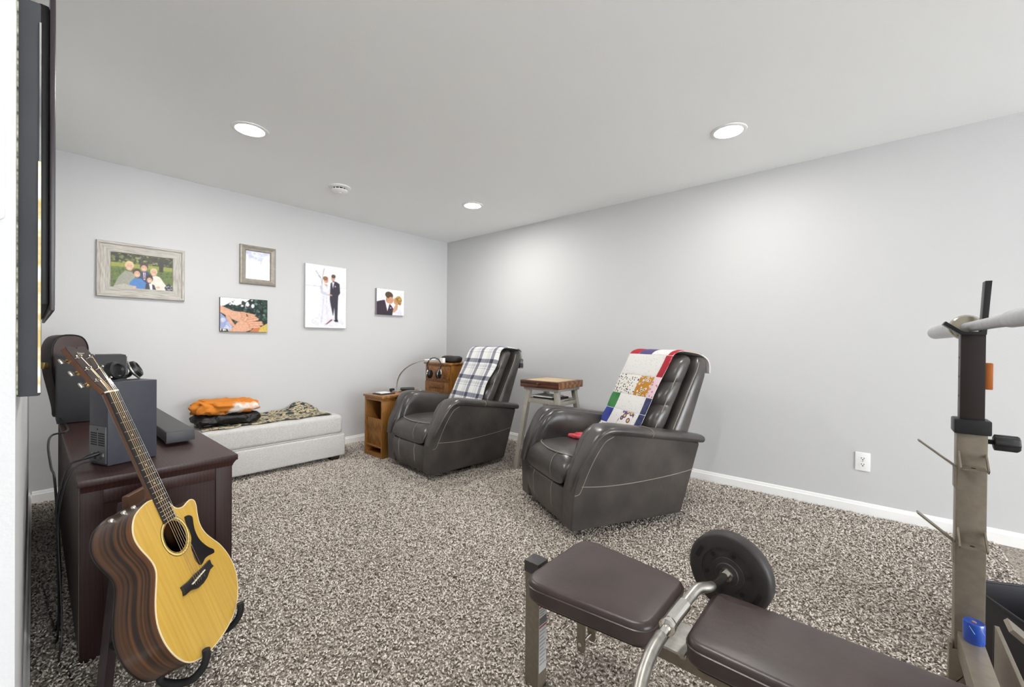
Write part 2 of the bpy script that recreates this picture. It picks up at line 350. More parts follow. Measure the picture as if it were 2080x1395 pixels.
def art_winter():
    A = Art(60, 75, (250, 250, 254)); A.rect(0, 0, 1, 0.34, (226, 229, 242)); A.blobs(40, 0, 0, 1, 0.3, 0.05, [(206, 210, 228), (238, 240, 250), (190, 194, 214)], 0.6)
    A.poly([(0.58, 0.2), (0.66, 0.2), (0.65, 0.45), (0.6, 0.45)], (208, 212, 228), 0.8); A.poly([(0.30, 0.45), (0.45, 0.42), (0.62, 0.9), (0.5, 0.95)], (232, 233, 244), 0.8); A.line([(0.35, 0.5), (0.62, 0.95)], 0.02, (222, 224, 238), 0.7)
    return A
def art_hands():
    A = Art(120, 90, (38, 50, 50)); A.blobs(140, 0.15, 0, 1, 0.75, 0.04, [(28, 40, 42), (52, 84, 68), (80, 112, 94), (20, 28, 30)], 0.7)
    A.poly([(0, 0), (0.62, 0), (0.5, 0.12), (0.2, 0.14), (0.08, 0.24), (0, 0.26)], (238, 240, 238)); A.blobs(26, 0.12, 0.03, 0.68, 0.22, 0.045, [(244, 246, 244), (236, 238, 236), (50, 56, 54)], 0.9)
    A.blobs(16, 0.7, 0.1, 0.98, 0.6, 0.03, [(170, 184, 178), (96, 132, 112)], 0.6)
    A.poly([(0, 0.45), (0.12, 0.6), (0.25, 0.8), (0.3, 1), (0, 1)], (150, 162, 200)); A.blobs(14, 0, 0.62, 0.24, 0.95, 0.05, [(214, 216, 232), (176, 184, 214)], 0.7)
    A.poly([(0.72, 1), (0.84, 0.85), (1, 0.72), (1, 1)], (206, 180, 92)); A.poly([(0.6, 1), (0.72, 0.86), (0.84, 0.84), (0.80, 1)], (196, 124, 84))
    h1 = (218, 168, 140); h2 = (222, 170, 140); sh = (170, 112, 86)
    A.poly([(0, 0.24), (0.12, 0.30), (0.26, 0.38), (0.42, 0.40), (0.54, 0.46), (0.52, 0.64), (0.36, 0.70), (0.22, 0.62), (0.08, 0.5), (0, 0.44)], h1)
    for a, b_, w_ in (((0.44, 0.43), (0.70, 0.50), 0.035), ((0.46, 0.48), (0.74, 0.57), 0.035), ((0.46, 0.54), (0.72, 0.63), 0.033), ((0.44, 0.6), (0.66, 0.68), 0.03)):
        A.line([a, b_], w_+0.008, sh); A.line([a, b_], w_, h1)
    A.line([(0.15, 0.56), (0.22, 0.72), (0.27, 0.82)], 0.05, sh); A.line([(0.14, 0.55), (0.21, 0.71), (0.26, 0.80)], 0.045, h1)
    A.poly([(0.16, 1), (0.26, 0.88), (0.34, 0.72), (0.48, 0.64), (0.64, 0.66), (0.72, 0.78), (0.64, 0.94), (0.52, 1)], h2)
    for a, b_, w_ in (((0.50, 0.66), (0.56, 0.54), 0.032), ((0.56, 0.68), (0.78, 0.60), 0.034), ((0.60, 0.73), (0.86, 0.70), 0.034), ((0.62, 0.79), (0.88, 0.76), 0.032), ((0.62, 0.86), (0.82, 0.84), 0.03)):
        A.line([a, b_], w_+0.008, sh); A.line([a, b_], w_, h2)
    A.line([(0.54, 0.47), (0.56, 0.53)], 0.012, (40, 40, 44)); A.poly([(0, 0.93), (0.14, 0.92), (0.17, 1), (0, 1)], (60, 66, 52)); A.blobs(8, 0, 0.93, 0.14, 1, 0.02, [(240, 238, 230)])
    return A
def art_wedding():
    A = Art(90, 135, (244, 244, 246)); A.rect(0, 0.335, 0.34, 0.345, (196, 196, 204)); A.rect(0.86, 0.33, 1, 0.34, (206, 206, 212)); A.rect(0, 0.345, 1, 1, (248, 248, 250))
    A.ell(0.55, 0.9, 0.42, 0.09, (214, 214, 224), 0, 0.6)
    for p in ([(0.40, 0.34), (0.36, 0.2), (0.24, 0.1)], [(0.39, 0.3), (0.42, 0.12), (0.44, 0.05)], [(0.37, 0.22), (0.30, 0.17)]): A.line(p, 0.005, (168, 168, 178))
    dk = (58, 54, 66)
    A.poly([(0.60, 0.28), (0.66, 0.235), (0.74, 0.24), (0.83, 0.27), (0.85, 0.42), (0.80, 0.47), (0.79, 0.62), (0.78, 0.88), (0.72, 0.88), (0.70, 0.66), (0.66, 0.86), (0.60, 0.84), (0.58, 0.6)], dk)
    A.poly([(0.64, 0.25), (0.70, 0.25), (0.66, 0.36)], (236, 236, 240)); A.ell(0.72, 0.32, 0.018, 0.012, (240, 226, 230)); A.ell(0.665, 0.19, 0.05, 0.045, (206, 160, 140)); A.ell(0.675, 0.158, 0.055, 0.03, (96, 76, 66))
    A.poly([(0.69, 0.87), (0.79, 0.86), (0.80, 0.9), (0.72, 0.9)], (34, 32, 38))
    A.poly([(0.36, 0.33), (0.42, 0.29), (0.55, 0.31), (0.60, 0.36), (0.57, 0.46), (0.60, 0.6), (0.68, 0.84), (0.5, 0.93), (0.24, 0.9), (0.30, 0.66), (0.38, 0.47)], (232, 231, 242))
    A.poly([(0.34, 0.34), (0.40, 0.30), (0.42, 0.42), (0.56, 0.46), (0.56, 0.49), (0.36, 0.45)], (204, 202, 214)); A.line([(0.44, 0.5), (0.38, 0.9)], 0.012, (214, 213, 228)); A.line([(0.5, 0.5), (0.52, 0.9)], 0.01, (216, 215, 230))
    A.poly([(0.44, 0.29), (0.53, 0.3), (0.50, 0.34)], (212, 166, 146)); A.ell(0.49, 0.235, 0.055, 0.048, (208, 160, 140)); A.ell(0.475, 0.205, 0.062, 0.035, (150, 104, 74)); A.ell(0.60, 0.465, 0.05, 0.013, (212, 166, 146), 0.2)
    A.poly([(0.47, 0.95), (0.62, 0.86), (0.66, 0.87), (0.52, 0.94)], (120, 70, 64))
    return A
def art_couple():
    A = Art(84, 70, (250, 250, 251)); A.poly([(0, 1), (0, 0.5), (0.12, 0.46), (0.26, 0.42), (0.4, 0.5), (0.52, 0.62), (0.6, 0.74), (0.56, 1)], (56, 44, 58))
    A.poly([(0.28, 0.40), (0.38, 0.5), (0.46, 0.56), (0.38, 0.86)], (238, 238, 244)); A.ell(0.50, 0.72, 0.02, 0.025, (236, 226, 230))
    A.ell(0.45, 0.36, 0.12, 0.19, (200, 148, 116), 0.5); A.ell(0.44, 0.22, 0.145, 0.13, (84, 64, 54), 0.2); A.ell(0.50, 0.42, 0.10, 0.14, (204, 152, 120), 0.4)
    A.poly([(0.62, 1), (0.66, 0.8), (0.78, 0.7), (0.92, 0.76), (0.95, 1)], (228, 226, 238)); A.poly([(0.66, 0.6), (0.78, 0.62), (0.74, 0.78), (0.60, 0.92), (0.58, 0.8)], (206, 160, 132))
    A.ell(0.70, 0.46, 0.09, 0.16, (208, 158, 126), -0.4); A.ell(0.79, 0.40, 0.13, 0.17, (170, 128, 70), 0.3); A.blobs(30, 0.70, 0.26, 0.9, 0.56, 0.03, [(196, 156, 92), (136, 96, 54), (214, 182, 120)], 0.7)
    return A

def mitre(x0, x1, z0, z1, wd, prof, Y):
    """four mitred rails of a frame on the back wall; prof: list of (across 0..1, proud metres)"""
    C = [(x0, z0), (x1, z0), (x1, z1), (x0, z1)]; I = [(x0+wd, z0+wd), (x1-wd, z0+wd), (x1-wd, z1-wd), (x0+wd, z1-wd)]; out = []
    for k in range(4):
        rings = []
        for e in (k, (k+1) % 4):
            o_, i_ = V(C[e]), V(I[e]); rings.append([V(((o_+(i_-o_)*a).x, Y-d, (o_+(i_-o_)*a).y)) for a, d in prof] + [V((i_.x, Y-0.001, i_.y)), V((o_.x, Y-0.001, o_.y))])
        out.append(loft(nb(), rings))
    return out
M_WASH = mat('whitewashed barn wood', (196, 192, 184), 0.75, col2=(158, 152, 142), nscale=7, stretch=(2, 20, 20), bump=(30, 0.15), lo=0.4, hi=0.7)
M_WASHV = mat('whitewashed barn wood upright', (196, 192, 184), 0.75, col2=(158, 152, 142), nscale=7, stretch=(20, 20, 2), bump=(30, 0.15), lo=0.4, hi=0.7)
M_SILV = mat('champagne frame', (138, 132, 120), 0.45, 0.2, col2=(152, 146, 134), nscale=30)
t = thing('picture_frame', 'wide whitewashed wooden frame with a family photo in a park', 'picture frame', (0.556, YB, 1.645), 0, 'framed photos on the back wall')
for k, b in enumerate(mitre(0.298, 0.815, 1.438, 1.851, 0.078, [(0, 0.022), (0.06, 0.030), (0.22, 0.031), (0.30, 0.021), (0.72, 0.018), (0.80, 0.021), (0.95, 0.019), (1, 0.012)], YB)):
    mk('frame_rail', b, M_WASH if k % 2 == 0 else M_WASHV, t, W=True)
mk('backing_board', bx(0.37, 0.743, YB-0.008, YB-0.002, 1.51, 1.778), M_WASH, t, W=True)
art_family().mesh('photo_print', (0.374, YB-0.010, 1.774), (0.739, YB-0.010, 1.774), (0.374, YB-0.010, 1.514), t, M_PRINT)
t = thing('picture_frame', 'small champagne framed photo of a white snowy scene', 'picture frame', (1.358, YB, 1.81), 0, 'framed photos on the back wall')
for b in mitre(1.209, 1.507, 1.632, 1.986, 0.05, [(0, 0.016), (0.08, 0.024), (0.3, 0.027), (0.6, 0.020), (0.85, 0.020), (1, 0.012)], YB): mk('frame_rail', b, M_SILV, t, W=True)
mk('backing_board', bx(1.255, 1.461, YB-0.007, YB-0.002, 1.678, 1.94), M_WASH, t, W=True)
art_winter().mesh('photo_print', (1.257, YB-0.009, 1.938), (1.459, YB-0.009, 1.938), (1.257, YB-0.009, 1.68), t, M_PRINT)
def canvas(x0, x1, z0, z1, art, label, edge, d=0.025, tilt=0.0):
    cx, cz = (x0+x1)/2, (z0+z1)/2
    t = thing('canvas_print', label, 'canvas print', (cx, YB, cz), 0, 'canvas prints on the back wall')
    mk('stretched_body', bx(x0, x1, YB-d, YB-0.002, z0, z1), mat('canvas edge '+label[:18], edge, 0.8), t, W=True, bevel=0.003)
    art.mesh('print_face', (x0+0.002, YB-d-0.0006, z1-0.002), (x1-0.002, YB-d-0.0006, z1-0.002), (x0+0.002, YB-d-0.0006, z0+0.002), t, M_CANV)
canvas(1.060, 1.435, 1.195, 1.496, art_hands(), 'canvas print of two hands laid together over dark leaves', (92, 84, 78))
canvas(1.772, 2.196, 1.253, 1.897, art_wedding(), 'tall white canvas print of a bride and groom in snow', (206, 205, 206), 0.035)
canvas(2.560, 2.926, 1.425, 1.727, art_couple(), 'small canvas print of a couple touching foreheads', (150, 146, 150), 0.035)

# ------------------------------------------------------------------ left wall: deep canvas seen edge-on, and the television
t = thing('canvas_print', 'deep gallery canvas with charcoal sides on the left partition wall', 'canvas print', (XL, 1.33, 1.375))
M_NAVY = mat('charcoal canvas side', (46, 48, 52), 0.8, col2=(54, 56, 60), nscale=6, bump=(160, 0.05))
mk('stretched_body', bx(XL, XL+0.0285, 1.14, 1.52, 1.026, 1.735), M_NAVY, t, W=True, bevel=0.004)
A = Art(60, 110, (176, 160, 104)); A.blobs(220, 0, 0, 1, 1, 0.06, [(214, 190, 110), (90, 96, 70), (60, 66, 64), (222, 214, 190), (150, 116, 60)], 0.8)
A.mesh('print_face', (XL+0.0292, 1.142, 1.733), (XL+0.0292, 1.518, 1.733), (XL+0.0292, 1.142, 1.028), t, M_CANV)
mk('wrapped_edge', bx(XL, XL+0.002, 1.1385, 1.1405, 1.03, 1.73), mat('worn canvas fold', (176, 172, 150), 0.8, col2=(40, 44, 46), nscale=30, stretch=(1, 1, 3)), t, W=True)

M_WRAP = mat('wrapped print edge', (190, 170, 110), 0.8, col2=(226, 222, 206), nscale=14, stretch=(1, 1, 2), lo=0.4, hi=0.6)
mk('image_wrap', bx(XL+0.0250, XL+0.0286, 1.1386, 1.1404, 1.032, 1.45), M_WRAP, t, W=True)
mk('image_wrap', bx(XL+0.0262, XL+0.0286, 1.1386, 1.1404, 1.45, 1.70), mat('pale wrapped edge', (150, 150, 146), 0.7, col2=(96, 98, 98), nscale=9), t, W=True)

t = thing('television', 'large flat television mounted on the left partition wall above the console', 'television', (XL, 2.295, 1.2))
M_TV = mat('television bezel', (48, 38, 44), 0.35); M_TVB = mat('television back shell', (20, 18, 19), 0.5)
p = mk('panel', bx(0.026, 0.0355, 1.570, 3.02, 1.200, 2.03), M_TV, t, W=True, bevel=0.002)
mk('screen', bx(0.0354, 0.0362, 1.58, 3.01, 1.215, 2.02), mat('dark screen', (10, 10, 12), 0.12), p, W=True)
mk('back_shell', bx(0.006, 0.0262, 1.60, 2.99, 1.215, 1.98), M_TVB, t, W=True, bevel=0.006)
mk('wall_bracket', bx(XL, 0.007, 2.1, 2.5, 1.45, 1.75), M_STEEL, t, W=True)

# ------------------------------------------------------------------ media console
CX0, CX1, CY0, CY1, CZ = 0.105, 0.556, 2.055, 3.88, 0.641
t = thing('media_console', 'dark espresso wooden media console along the left wall', 'console', (0.33, 2.88, 0))
mk('top', bx(CX0-0.008, CX1+0.018, CY0-0.016, CY1+0.016, CZ-0.024, CZ), M_ESP, t, W=True, bevel=0.004)
b = loft(nb(), [[V((x0, y0, z)), V((x1, y0, z)), V((x1, y1, z)), V((x0, y1, z))] for (x0, x1, y0, y1, z) in
     ((CX0, CX1+0.001, CY0-0.001, CY1+0.001, CZ-0.048), (CX0, CX1+0.004, CY0-0.004, CY1+0.004, CZ-0.038), (CX0, CX1+0.012, CY0-0.011, CY1+0.011, CZ-0.024))])
mk('cove_moulding', b, M_ESP, t, W=True)
mk('carcass', bx(CX0+0.008, CX1-0.006, CY0+0.012, CY1-0.012, 0.0, CZ-0.03), M_ESPV, t, W=True)
mk('end_stile', bx(CX1-0.058, CX1, CY0, CY0+0.02, 0.0, CZ-0.045), M_ESPV, t, W=True, bevel=0.002)
mk('end_stile', bx(CX0, CX0+0.058, CY0, CY0+0.02, 0.0, CZ-0.045), M_ESPV, t, W=True, bevel=0.002)
mk('end_rail', bx(CX0+0.058, CX1-0.058, CY0+0.002, CY0+0.02, CZ-0.095, CZ-0.045), M_ESP, t, W=True, bevel=0.002)
mk('end_rail', bx(CX0+0.058, CX1-0.058, CY0+0.002, CY0+0.02, 0.03, 0.10), M_ESP, t, W=True, bevel=0.002)
mk('end_panel', bx(CX0+0.056, CX1-0.056, CY0+0.009, CY0+0.02, 0.09, CZ-0.09), M_ESPV, t, W=True)
for k in range(3):
    y0 = CY0+0.03+k*0.59
    d = mk('door', bx(CX1-0.006, CX1+0.006, y0, y0+0.53, 0.07, CZ-0.06), M_ESPV, t, W=True, bevel=0.003)
    mk('knob', lathe(nb(), [(0.006, 0), (0.006, 0.012), (0.013, 0.016), (0.013, 0.024), (0.001, 0.028)], 14, Matrix.Translation((CX1+0.005, y0+0.49, 0.36)) @ Matrix.Rotation(PI/2, 4, 'Y')), M_STEEL, d, W=True)
mk('back_panel', bx(CX0-0.002, CX0+0.01, CY0+0.01, CY1-0.01, 0.03, CZ-0.03), mat('raw hardboard back', (96, 84, 76), 0.7, col2=(78, 66, 60), nscale=20), t, W=True)

# ------------------------------------------------------------------ speakers on the console
M_SPK = mat('slate speaker vinyl', (56, 57, 66), 0.5, col2=(60, 61, 70), nscale=30)
M_SPKD = mat('dark speaker cabinet', (36, 35, 38), 0.55, col2=(40, 39, 42), nscale=30)
NX, NY = 0.186, 2.195; ANG = math.radians(19)
t = thing('bookshelf_speaker', 'slate grey bookshelf speaker with vented amplifier plate beside the acoustic guitar neck', 'speaker', (NX, NY, CZ), ANG, 'speakers on the console')
SW, SD, SH = 0.160, 0.128, 0.320                               # side face (towards the camera), rear plate face, height
c = mk('cabinet', bx(0, SW, 0, SD, 0.002, SH), M_SPK, t, bevel=0.003)
pl = mk('amplifier_plate', bx(-0.003, 0.0005, 0.008, SD-0.006, 0.010, 0.150), mat('amplifier plate', (104, 104, 106), 0.45, 0.5), t, bevel=0.001)
for y0 in (0.016, 0.068):
    for k in range(6): mk('vent_slot', bx(-0.0036, -0.0028, y0, y0+0.042, 0.076+k*0.0088, 0.0810+k*0.0088), M_BLACKM, pl)
for y0, z0 in ((0.02, 0.045), (0.035, 0.032), (0.06, 0.048), (0.075, 0.03), (0.09, 0.042)):
    mk('socket', bx(-0.006, -0.0028, y0, y0+0.010, z0-0.008, z0+0.004), M_STEEL if int(y0*1000) % 2 == 0 else M_BLACK, pl)
mk('plug', tube(nb(), [(-0.001, 0.055, 0.046), (-0.03, 0.06, 0.040), (-0.045, 0.064, 0.034)], [0.008, 0.008, 0.005], 10), M_BLACK, pl)
mk('screw', lathe(nb(), [(0.003, 0.003), (0.003, 0.0045), (0.0004, 0.005)], 10, Matrix.Translation((0, 0.064, 0.138)) @ Matrix.Rotation(-PI/2, 4, 'Y')), M_BLACK, pl)
for k in range(4): mk('rubber_foot', lathe(nb(), [(0.008, 0), (0.008, 0.004), (0.001, 0.004)], 12, Matrix.Translation((0.015+0.13*(k % 2), 0.015+0.098*(k//2), 0))), M_BLACK, t)
for z, r in ((0.11, 0.05), (0.235, 0.025)): mk('driver_cone', lathe(nb(), [(r+0.006, -0.002), (r+0.006, 0.003), (r, 0.004), (r*0.3, -0.001), (0.001, 0.002)], 24, Matrix.Translation((SW, 0.064, z)) @ Matrix.Rotation(PI/2, 4, 'Y')), M_BLACK, t)

t = thing('bookshelf_speaker', 'taller near-black speaker standing further along the console beside the instrument case', 'speaker', (0.23, 3.55, CZ), 0, 'speakers on the console')
mk('cabinet', bx(0.086, 0.372, 3.455, 3.665, CZ+0.003, 1.030), M_SPKD, t, W=True, bevel=0.003)
mk('grille', bx(0.371, 0.378, 3.465, 3.655, CZ+0.02, 1.02), mat('grey speaker baffle', (78, 76, 78), 0.6), t, W=True, bevel=0.002)
for z, r in ((0.76, 0.075), (0.93, 0.05)): mk('driver_cone', lathe(nb(), [(r+0.008, 0.0), (r+0.008, 0.008), (r, 0.010), (r*0.3, 0.002), (0.001, 0.006)], 28, Matrix.Translation((0.377, 3.56, z)) @ Matrix.Rotation(PI/2, 4, 'Y')), M_BLACK, t, W=True)
for k in range(4): mk('rubber_foot', lathe(nb(), [(0.01, CZ), (0.01, CZ+0.004), (0.001, CZ+0.004)], 12, Matrix.Translation((0.11+0.236*(k % 2), 3.48+0.16*(k//2), 0))), M_BLACK, t, W=True)

# headphones lying on the near speaker
def cup(M_, r=0.040):
    return lathe(nb(), [(0.001, 0.0), (r*0.6, 0.0), (r, 0.006), (r, 0.018), (r*0.92, 0.026), (r*0.7, 0.030), (r*0.55, 0.022), (0.001, 0.02)], 24, M_)
t = thing('headphones', 'black over-ear headphones lying on top of the slate grey speaker', 'headphones', (NX, NY, CZ+SH), ANG)
mk('ear_cup', cup(Matrix.Translation((0.052, 0.095, 0.037)) @ Matrix.Rotation(math.radians(25), 4, 'Z') @ Matrix.Rotation(math.radians(78), 4, 'X'), 0.037), M_BLACK, t)
c2 = mk('ear_cup', cup(Matrix.Translation((0.118, 0.098, 0.034)) @ Matrix.Rotation(math.radians(55), 4, 'Z') @ Matrix.Rotation(math.radians(62), 4, 'X'), 0.036), M_BLACK, t)
mk('cup_rim', tube(nb(), [Matrix.Translation((0.118, 0.098, 0.034)) @ Matrix.Rotation(math.radians(55), 4, 'Z') @ Matrix.Rotation(math.radians(62), 4, 'X') @ V((0.0375*math.cos(a), 0.0375*math.sin(a), 0.010)) for a in np.linspace(0, 2*PI, 28)[:-1]], 0.004, 8, closed=True), M_STEEL, c2)
mk('headband', tube(nb(), smoothp([(0.052, 0.10, 0.030), (0.055, 0.125, 0.012), (0.085, 0.140, 0.009), (0.12, 0.125, 0.012), (0.125, 0.108, 0.030)], 5), 0.007, 8, flat=1.0), M_BLACK, t)

# soundbar
t = thing('soundbar', 'long charcoal soundbar lying on the espresso console', 'soundbar', (0.447, 2.88, CZ))
M_SB = mat('charcoal soundbar', (58, 56, 60), 0.5, bump=(300, 0.05))
mk('body', bx(0.395, 0.500, 2.412, 3.36, 0.656, 0.704), M_SB, t, W=True, bevel=0.003)
mk('top_panel', bx(0.398, 0.497, 2.416, 3.356, 0.703, 0.7055), mat('soundbar top', (44, 41, 43), 0.45), t, W=True)
for y in (2.50, 3.27): mk('foot', bx(0.405, 0.49, y-0.02, y+0.02, CZ, 0.657), M_BLACK, t, W=True)

# ------------------------------------------------------------------ instrument case standing behind the console
M_CASE = mat('brown case shell', (60, 46, 46), 0.45, col2=(66, 52, 50), nscale=30); M_CASED = mat('case side tolex', (42, 30, 29), 0.5, bump=(200, 0.05))
Mc = Matrix.Translation((0.128, 3.785, 0)) @ Matrix.Rotation(math.radians(22), 4, 'Z')
half = [(0.0, CZ+0.001), (0.034, CZ+0.001), (0.040, 0.70), (0.058, 0.80), (0.080, 0.92), (0.085, 1.02), (0.082, 1.085), (0.055, 1.135), (0.0, 1.148)]
poly = half + [(-x, y) for x, y in half[::-1][1:-1]]
poly = [(p.x, p.y) for p in smoothp([(x, y, 0) for x, y in poly] + [(poly[0][0], poly[0][1], 0)], 3)][:-1]
t = thing('instrument_case', 'dark brown instrument case standing upright on the far end of the console', 'instrument case', matrix=Mc)
R90 = Matrix.Rotation(PI/2, 4, 'X')
mk('shell', prism(nb(), poly, -0.055, 0.055, R90), M_CASED, t, bevel=0.006)
mk('lid', prism(nb(), inset(poly, 0.006), 0.054, 0.062, R90), M_CASE, t, bevel=0.004)
mk('edge_binding', tube(nb(), [R90 @ V((x, y, 0.055)) for x, y in poly], 0.004, 6, closed=True), M_BLACK, t)
M_BRASS = mat('brass', (196, 168, 104), 0.3, 1.0)
mk('latch', bx(-0.104, -0.079, -0.022, 0.018, 0.942, 0.982), M_BRASS, t, bevel=0.006)

# ------------------------------------------------------------------ cables behind the console
M_CABLE = mat('black cable', (18, 17, 18), 0.5)
def cable(name, label, pts, r=0.0035):
    mk(name, tube(nb(), smoothp(pts, 8), r, 8), M_CABLE, label=label, cat='cable', group='cables behind the console')
Ms = Matrix.Translation((NX, NY, CZ)) @ Matrix.Rotation(ANG, 4, 'Z')
p0 = Ms @ V((-0.045, 0.064, 0.034)); p1 = Ms @ V((-0.012, 0.028, 0.028))
cable('power_cable', 'black power cable hanging from the slate speaker to the floor', [p0, on_y(140, 945, 2.22), on_y(124, 985, 2.2), on_y(114, 1035, 2.2), on_y(116, 1075, 2.2), V((0.062, 2.22, 0.12)), V((0.055, 2.25, 0.012)), V((0.05, 2.45, 0.006)), V((0.03, 2.8, 0.006))])
cable('power_cable', 'thin black signal cable hanging beside the power cable behind the console', [p1, on_y(158, 945, 2.2), on_y(136, 975, 2.18), on_y(122, 1030, 2.18), on_y(118, 1085, 2.19), V((0.068, 2.17, 0.10)), V((0.06, 2.12, 0.01)), V((0.075, 2.06, 0.006)), V((0.085, 1.98, 0.005))], 0.003)
cable('power_cable', 'grey-black cable drooping from the taller speaker over the console back', [V((0.10, 3.45, 0.675)), V((0.12, 3.30, 0.652)), on_y(135, 876, 2.72), on_y(106, 884, 2.7), on_y(98, 905, 2.6), on_y(104, 950, 2.5), on_y(112, 985, 2.4), V((0.07, 2.38, 0.2)), V((0.06, 2.36, 0.01)), V((0.045, 2.55, 0.005))], 0.004)

# ------------------------------------------------------------------ acoustic guitar (pose solved from nut, saddle, soundhole and body outline)
GV = V((0.61945749, 0.785017, -0.0045519)); GU = V((-0.28692304, 0.23180078, 0.92948565)); GW = V((0.73071717, -0.5744708, 0.36883019)); GO = V((0.34193887, 1.63950061, 0.36141457))
MG = Matrix.Identity(4)
for i, a in enumerate((GV, GU, GW)):
    for j in range(3): MG[j][i] = a[j]
MG.translation = GO
GT = thing('acoustic_guitar', 'acoustic cutaway guitar with honey spruce top leaning on a dark wooden stand', 'guitar', matrix=MG)
raw = [(-0.026, 0.288), (-0.045, 0.29), (-0.075, 0.285), (-0.108, 0.274), (-0.129, 0.256), (-0.142, 0.234), (-0.146, 0.209), (-0.14, 0.178), (-0.128, 0.145), (-0.123, 0.119), (-0.128, 0.095), (-0.148, 0.065), (-0.171, 0.033), (-0.187, 0.004), (-0.198, -0.03), (-0.200, -0.068), (-0.194, -0.106), (-0.180, -0.142), (-0.155, -0.175), (-0.12, -0.195), (-0.075, -0.208), (-0.02, -0.213), (0.035, -0.211), (0.088, -0.202), (0.133, -0.182), (0.168, -0.152), (0.194, -0.11), (0.203, -0.066), (0.198, -0.022), (0.18, 0.025), (0.153, 0.063), (0.132, 0.099), (0.127, 0.134), (0.137, 0.169), (0.150, 0.198), (0.149, 0.215), (0.133, 0.224), (0.112, 0.222), (0.086, 0.217), (0.061, 0.222), (0.045, 0.235), (0.032, 0.262), (0.022, 0.288)]
gout = [(p.x, p.y) for p in smoothp([(x, y, 0) for x, y in raw] + [(raw[0][0], raw[0][1], 0)], 3)][:-1]
def spruce():
    m = mat('honey spruce top', (188, 148, 58), 0.3, col2=(204, 166, 74), nscale=2, stretch=(50, 1.2, 1), coat=0.4, lo=0.3, hi=0.7); return m
M_EBONYROSE = mat('striped rosewood', (38, 25, 20), 0.3, col2=(112, 70, 36), nscale=1.6, stretch=(0.8, 0.8, 75), coat=0.4, lo=0.42, hi=0.72)
M_BIND = mat('cream binding', (214, 196, 160), 0.4); M_EBONY = mat('ebony', (26, 23, 24), 0.38); M_MAHOG = mat('mahogany neck', (84, 52, 32), 0.35, col2=(96, 62, 40), nscale=10, stretch=(10, 1, 10), coat=0.3)
HC, HR = (0.0, 0.151), 0.051
# sides and back
bm = loft(nb(), [[V((x, y, z)) for x, y in pl] for pl, z in ((inset(gout, 0.004), -0.118), (gout, -0.113), (gout, -0.003))], cap=False)
bm.faces.new([v for v in bm.verts][:len(gout)][::-1])
mk('body_sides', bm, M_EBONYROSE, GT)
# top plate with a round hole
bm = nb(); n = len(gout)
def holering(z): return [bm.verts.new((HC[0]+HR*math.cos(2*PI*i/64), HC[1]+HR*math.sin(2*PI*i/64), z)) for i in range(64)]
for z in (0.0,):
    o_ = [bm.verts.new((x, y, z)) for x, y in gout]; h_ = holering(z)
    es = [bm.edges.new((o_[i], o_[(i+1) % n])) for i in range(n)] + [bm.edges.new((h_[i], h_[(i+1) % 64])) for i in range(64)]
    bmesh.ops.triangle_fill(bm, use_beauty=True, use_dissolve=False, edges=es)
ext = bmesh.ops.extrude_face_region(bm, geom=list(bm.faces)); bmesh.ops.translate(bm, vec=(0, 0, -0.003), verts=[e for e in ext['geom'] if isinstance(e, bmesh.types.BMVert)])
mk('top', bm, spruce(), GT, smooth=False)
mk('binding', tube(nb(), [(x, y, -0.0012) for x, y in gout], 0.0022, 6, closed=True), M_BIND, GT)
mk('binding', tube(nb(), [(x, y, -0.1135) for x, y in inset(gout, 0.001)], 0.002, 6, closed=True), M_EBONY, GT)
for r0, r1, mm in ((0.053, 0.0545, M_EBONY), (0.0555, 0.0615, mat('pale rosette ring', (222, 196, 120), 0.3)), (0.0622, 0.0636, M_EBONY)):
    mk('rosette_ring', lathe(nb(), [(r0, 0.0002), (r0, 0.0008), (r1, 0.0008), (r1, 0.0002)], 56, Matrix.Translation((HC[0], HC[1], 0)), cap=False), mm, GT)
pg = [(0.070, 0.186), (0.086, 0.184), (0.100, 0.176), (0.103, 0.166), (0.094, 0.146), (0.088, 0.124), (0.089, 0.096), (0.100, 0.070), (0.118, 0.045), (0.134, 0.030), (0.132, 0.019), (0.118, 0.020), (0.100, 0.0245), (0.077, 0.026), (0.058, 0.020), (0.045, 0.020), (0.034, 0.040), (0.036, 0.070), (0.045, 0.096), (0.060, 0.113), (0.0655, 0.14), (0.0645, 0.165)]
pg = [(p.x, p.y) for p in smoothp([(x, y, 0) for x, y in pg] + [(pg[0][0], pg[0][1], 0)], 3)][:-1]
mk('pickguard', prism(nb(), pg, 0.0003, 0.0022), mat('black pickguard', (24, 20, 22), 0.22), GT)
br = [(-0.074, 0.013), (-0.050, 0.011), (-0.030, 0.010), (0.0, 0.013), (0.03, 0.011), (0.055, 0.012), (0.086, 0.014), (0.084, -0.002), (0.090, -0.014), (0.066, -0.014), (0.040, -0.026), (0.012, -0.031), (-0.018, -0.029), (-0.046, -0.017), (-0.078, -0.015), (-0.072, -0.002)]
B = mk('bridge', prism(nb(), br, 0.0003, 0.009), M_EBONY, GT, bevel=0.0015)
mk('saddle', beam(nb(), (-0.037, -0.004, 0.0105), (0.037, 0.001, 0.0105), 0.003, 0.006), mat('bone', (238, 232, 216), 0.35), B)
SX = [-0.027, -0.0162, -0.0054, 0.0054, 0.0162, 0.027]
for x in SX: mk('bridge_pin', lathe(nb(), [(0.003, 0.008), (0.0035, 0.011), (0.0005, 0.013)], 10, Matrix.Translation((x*0.95, -0.017, 0))), M_BIND if x < -1 else M_EBONY, B)
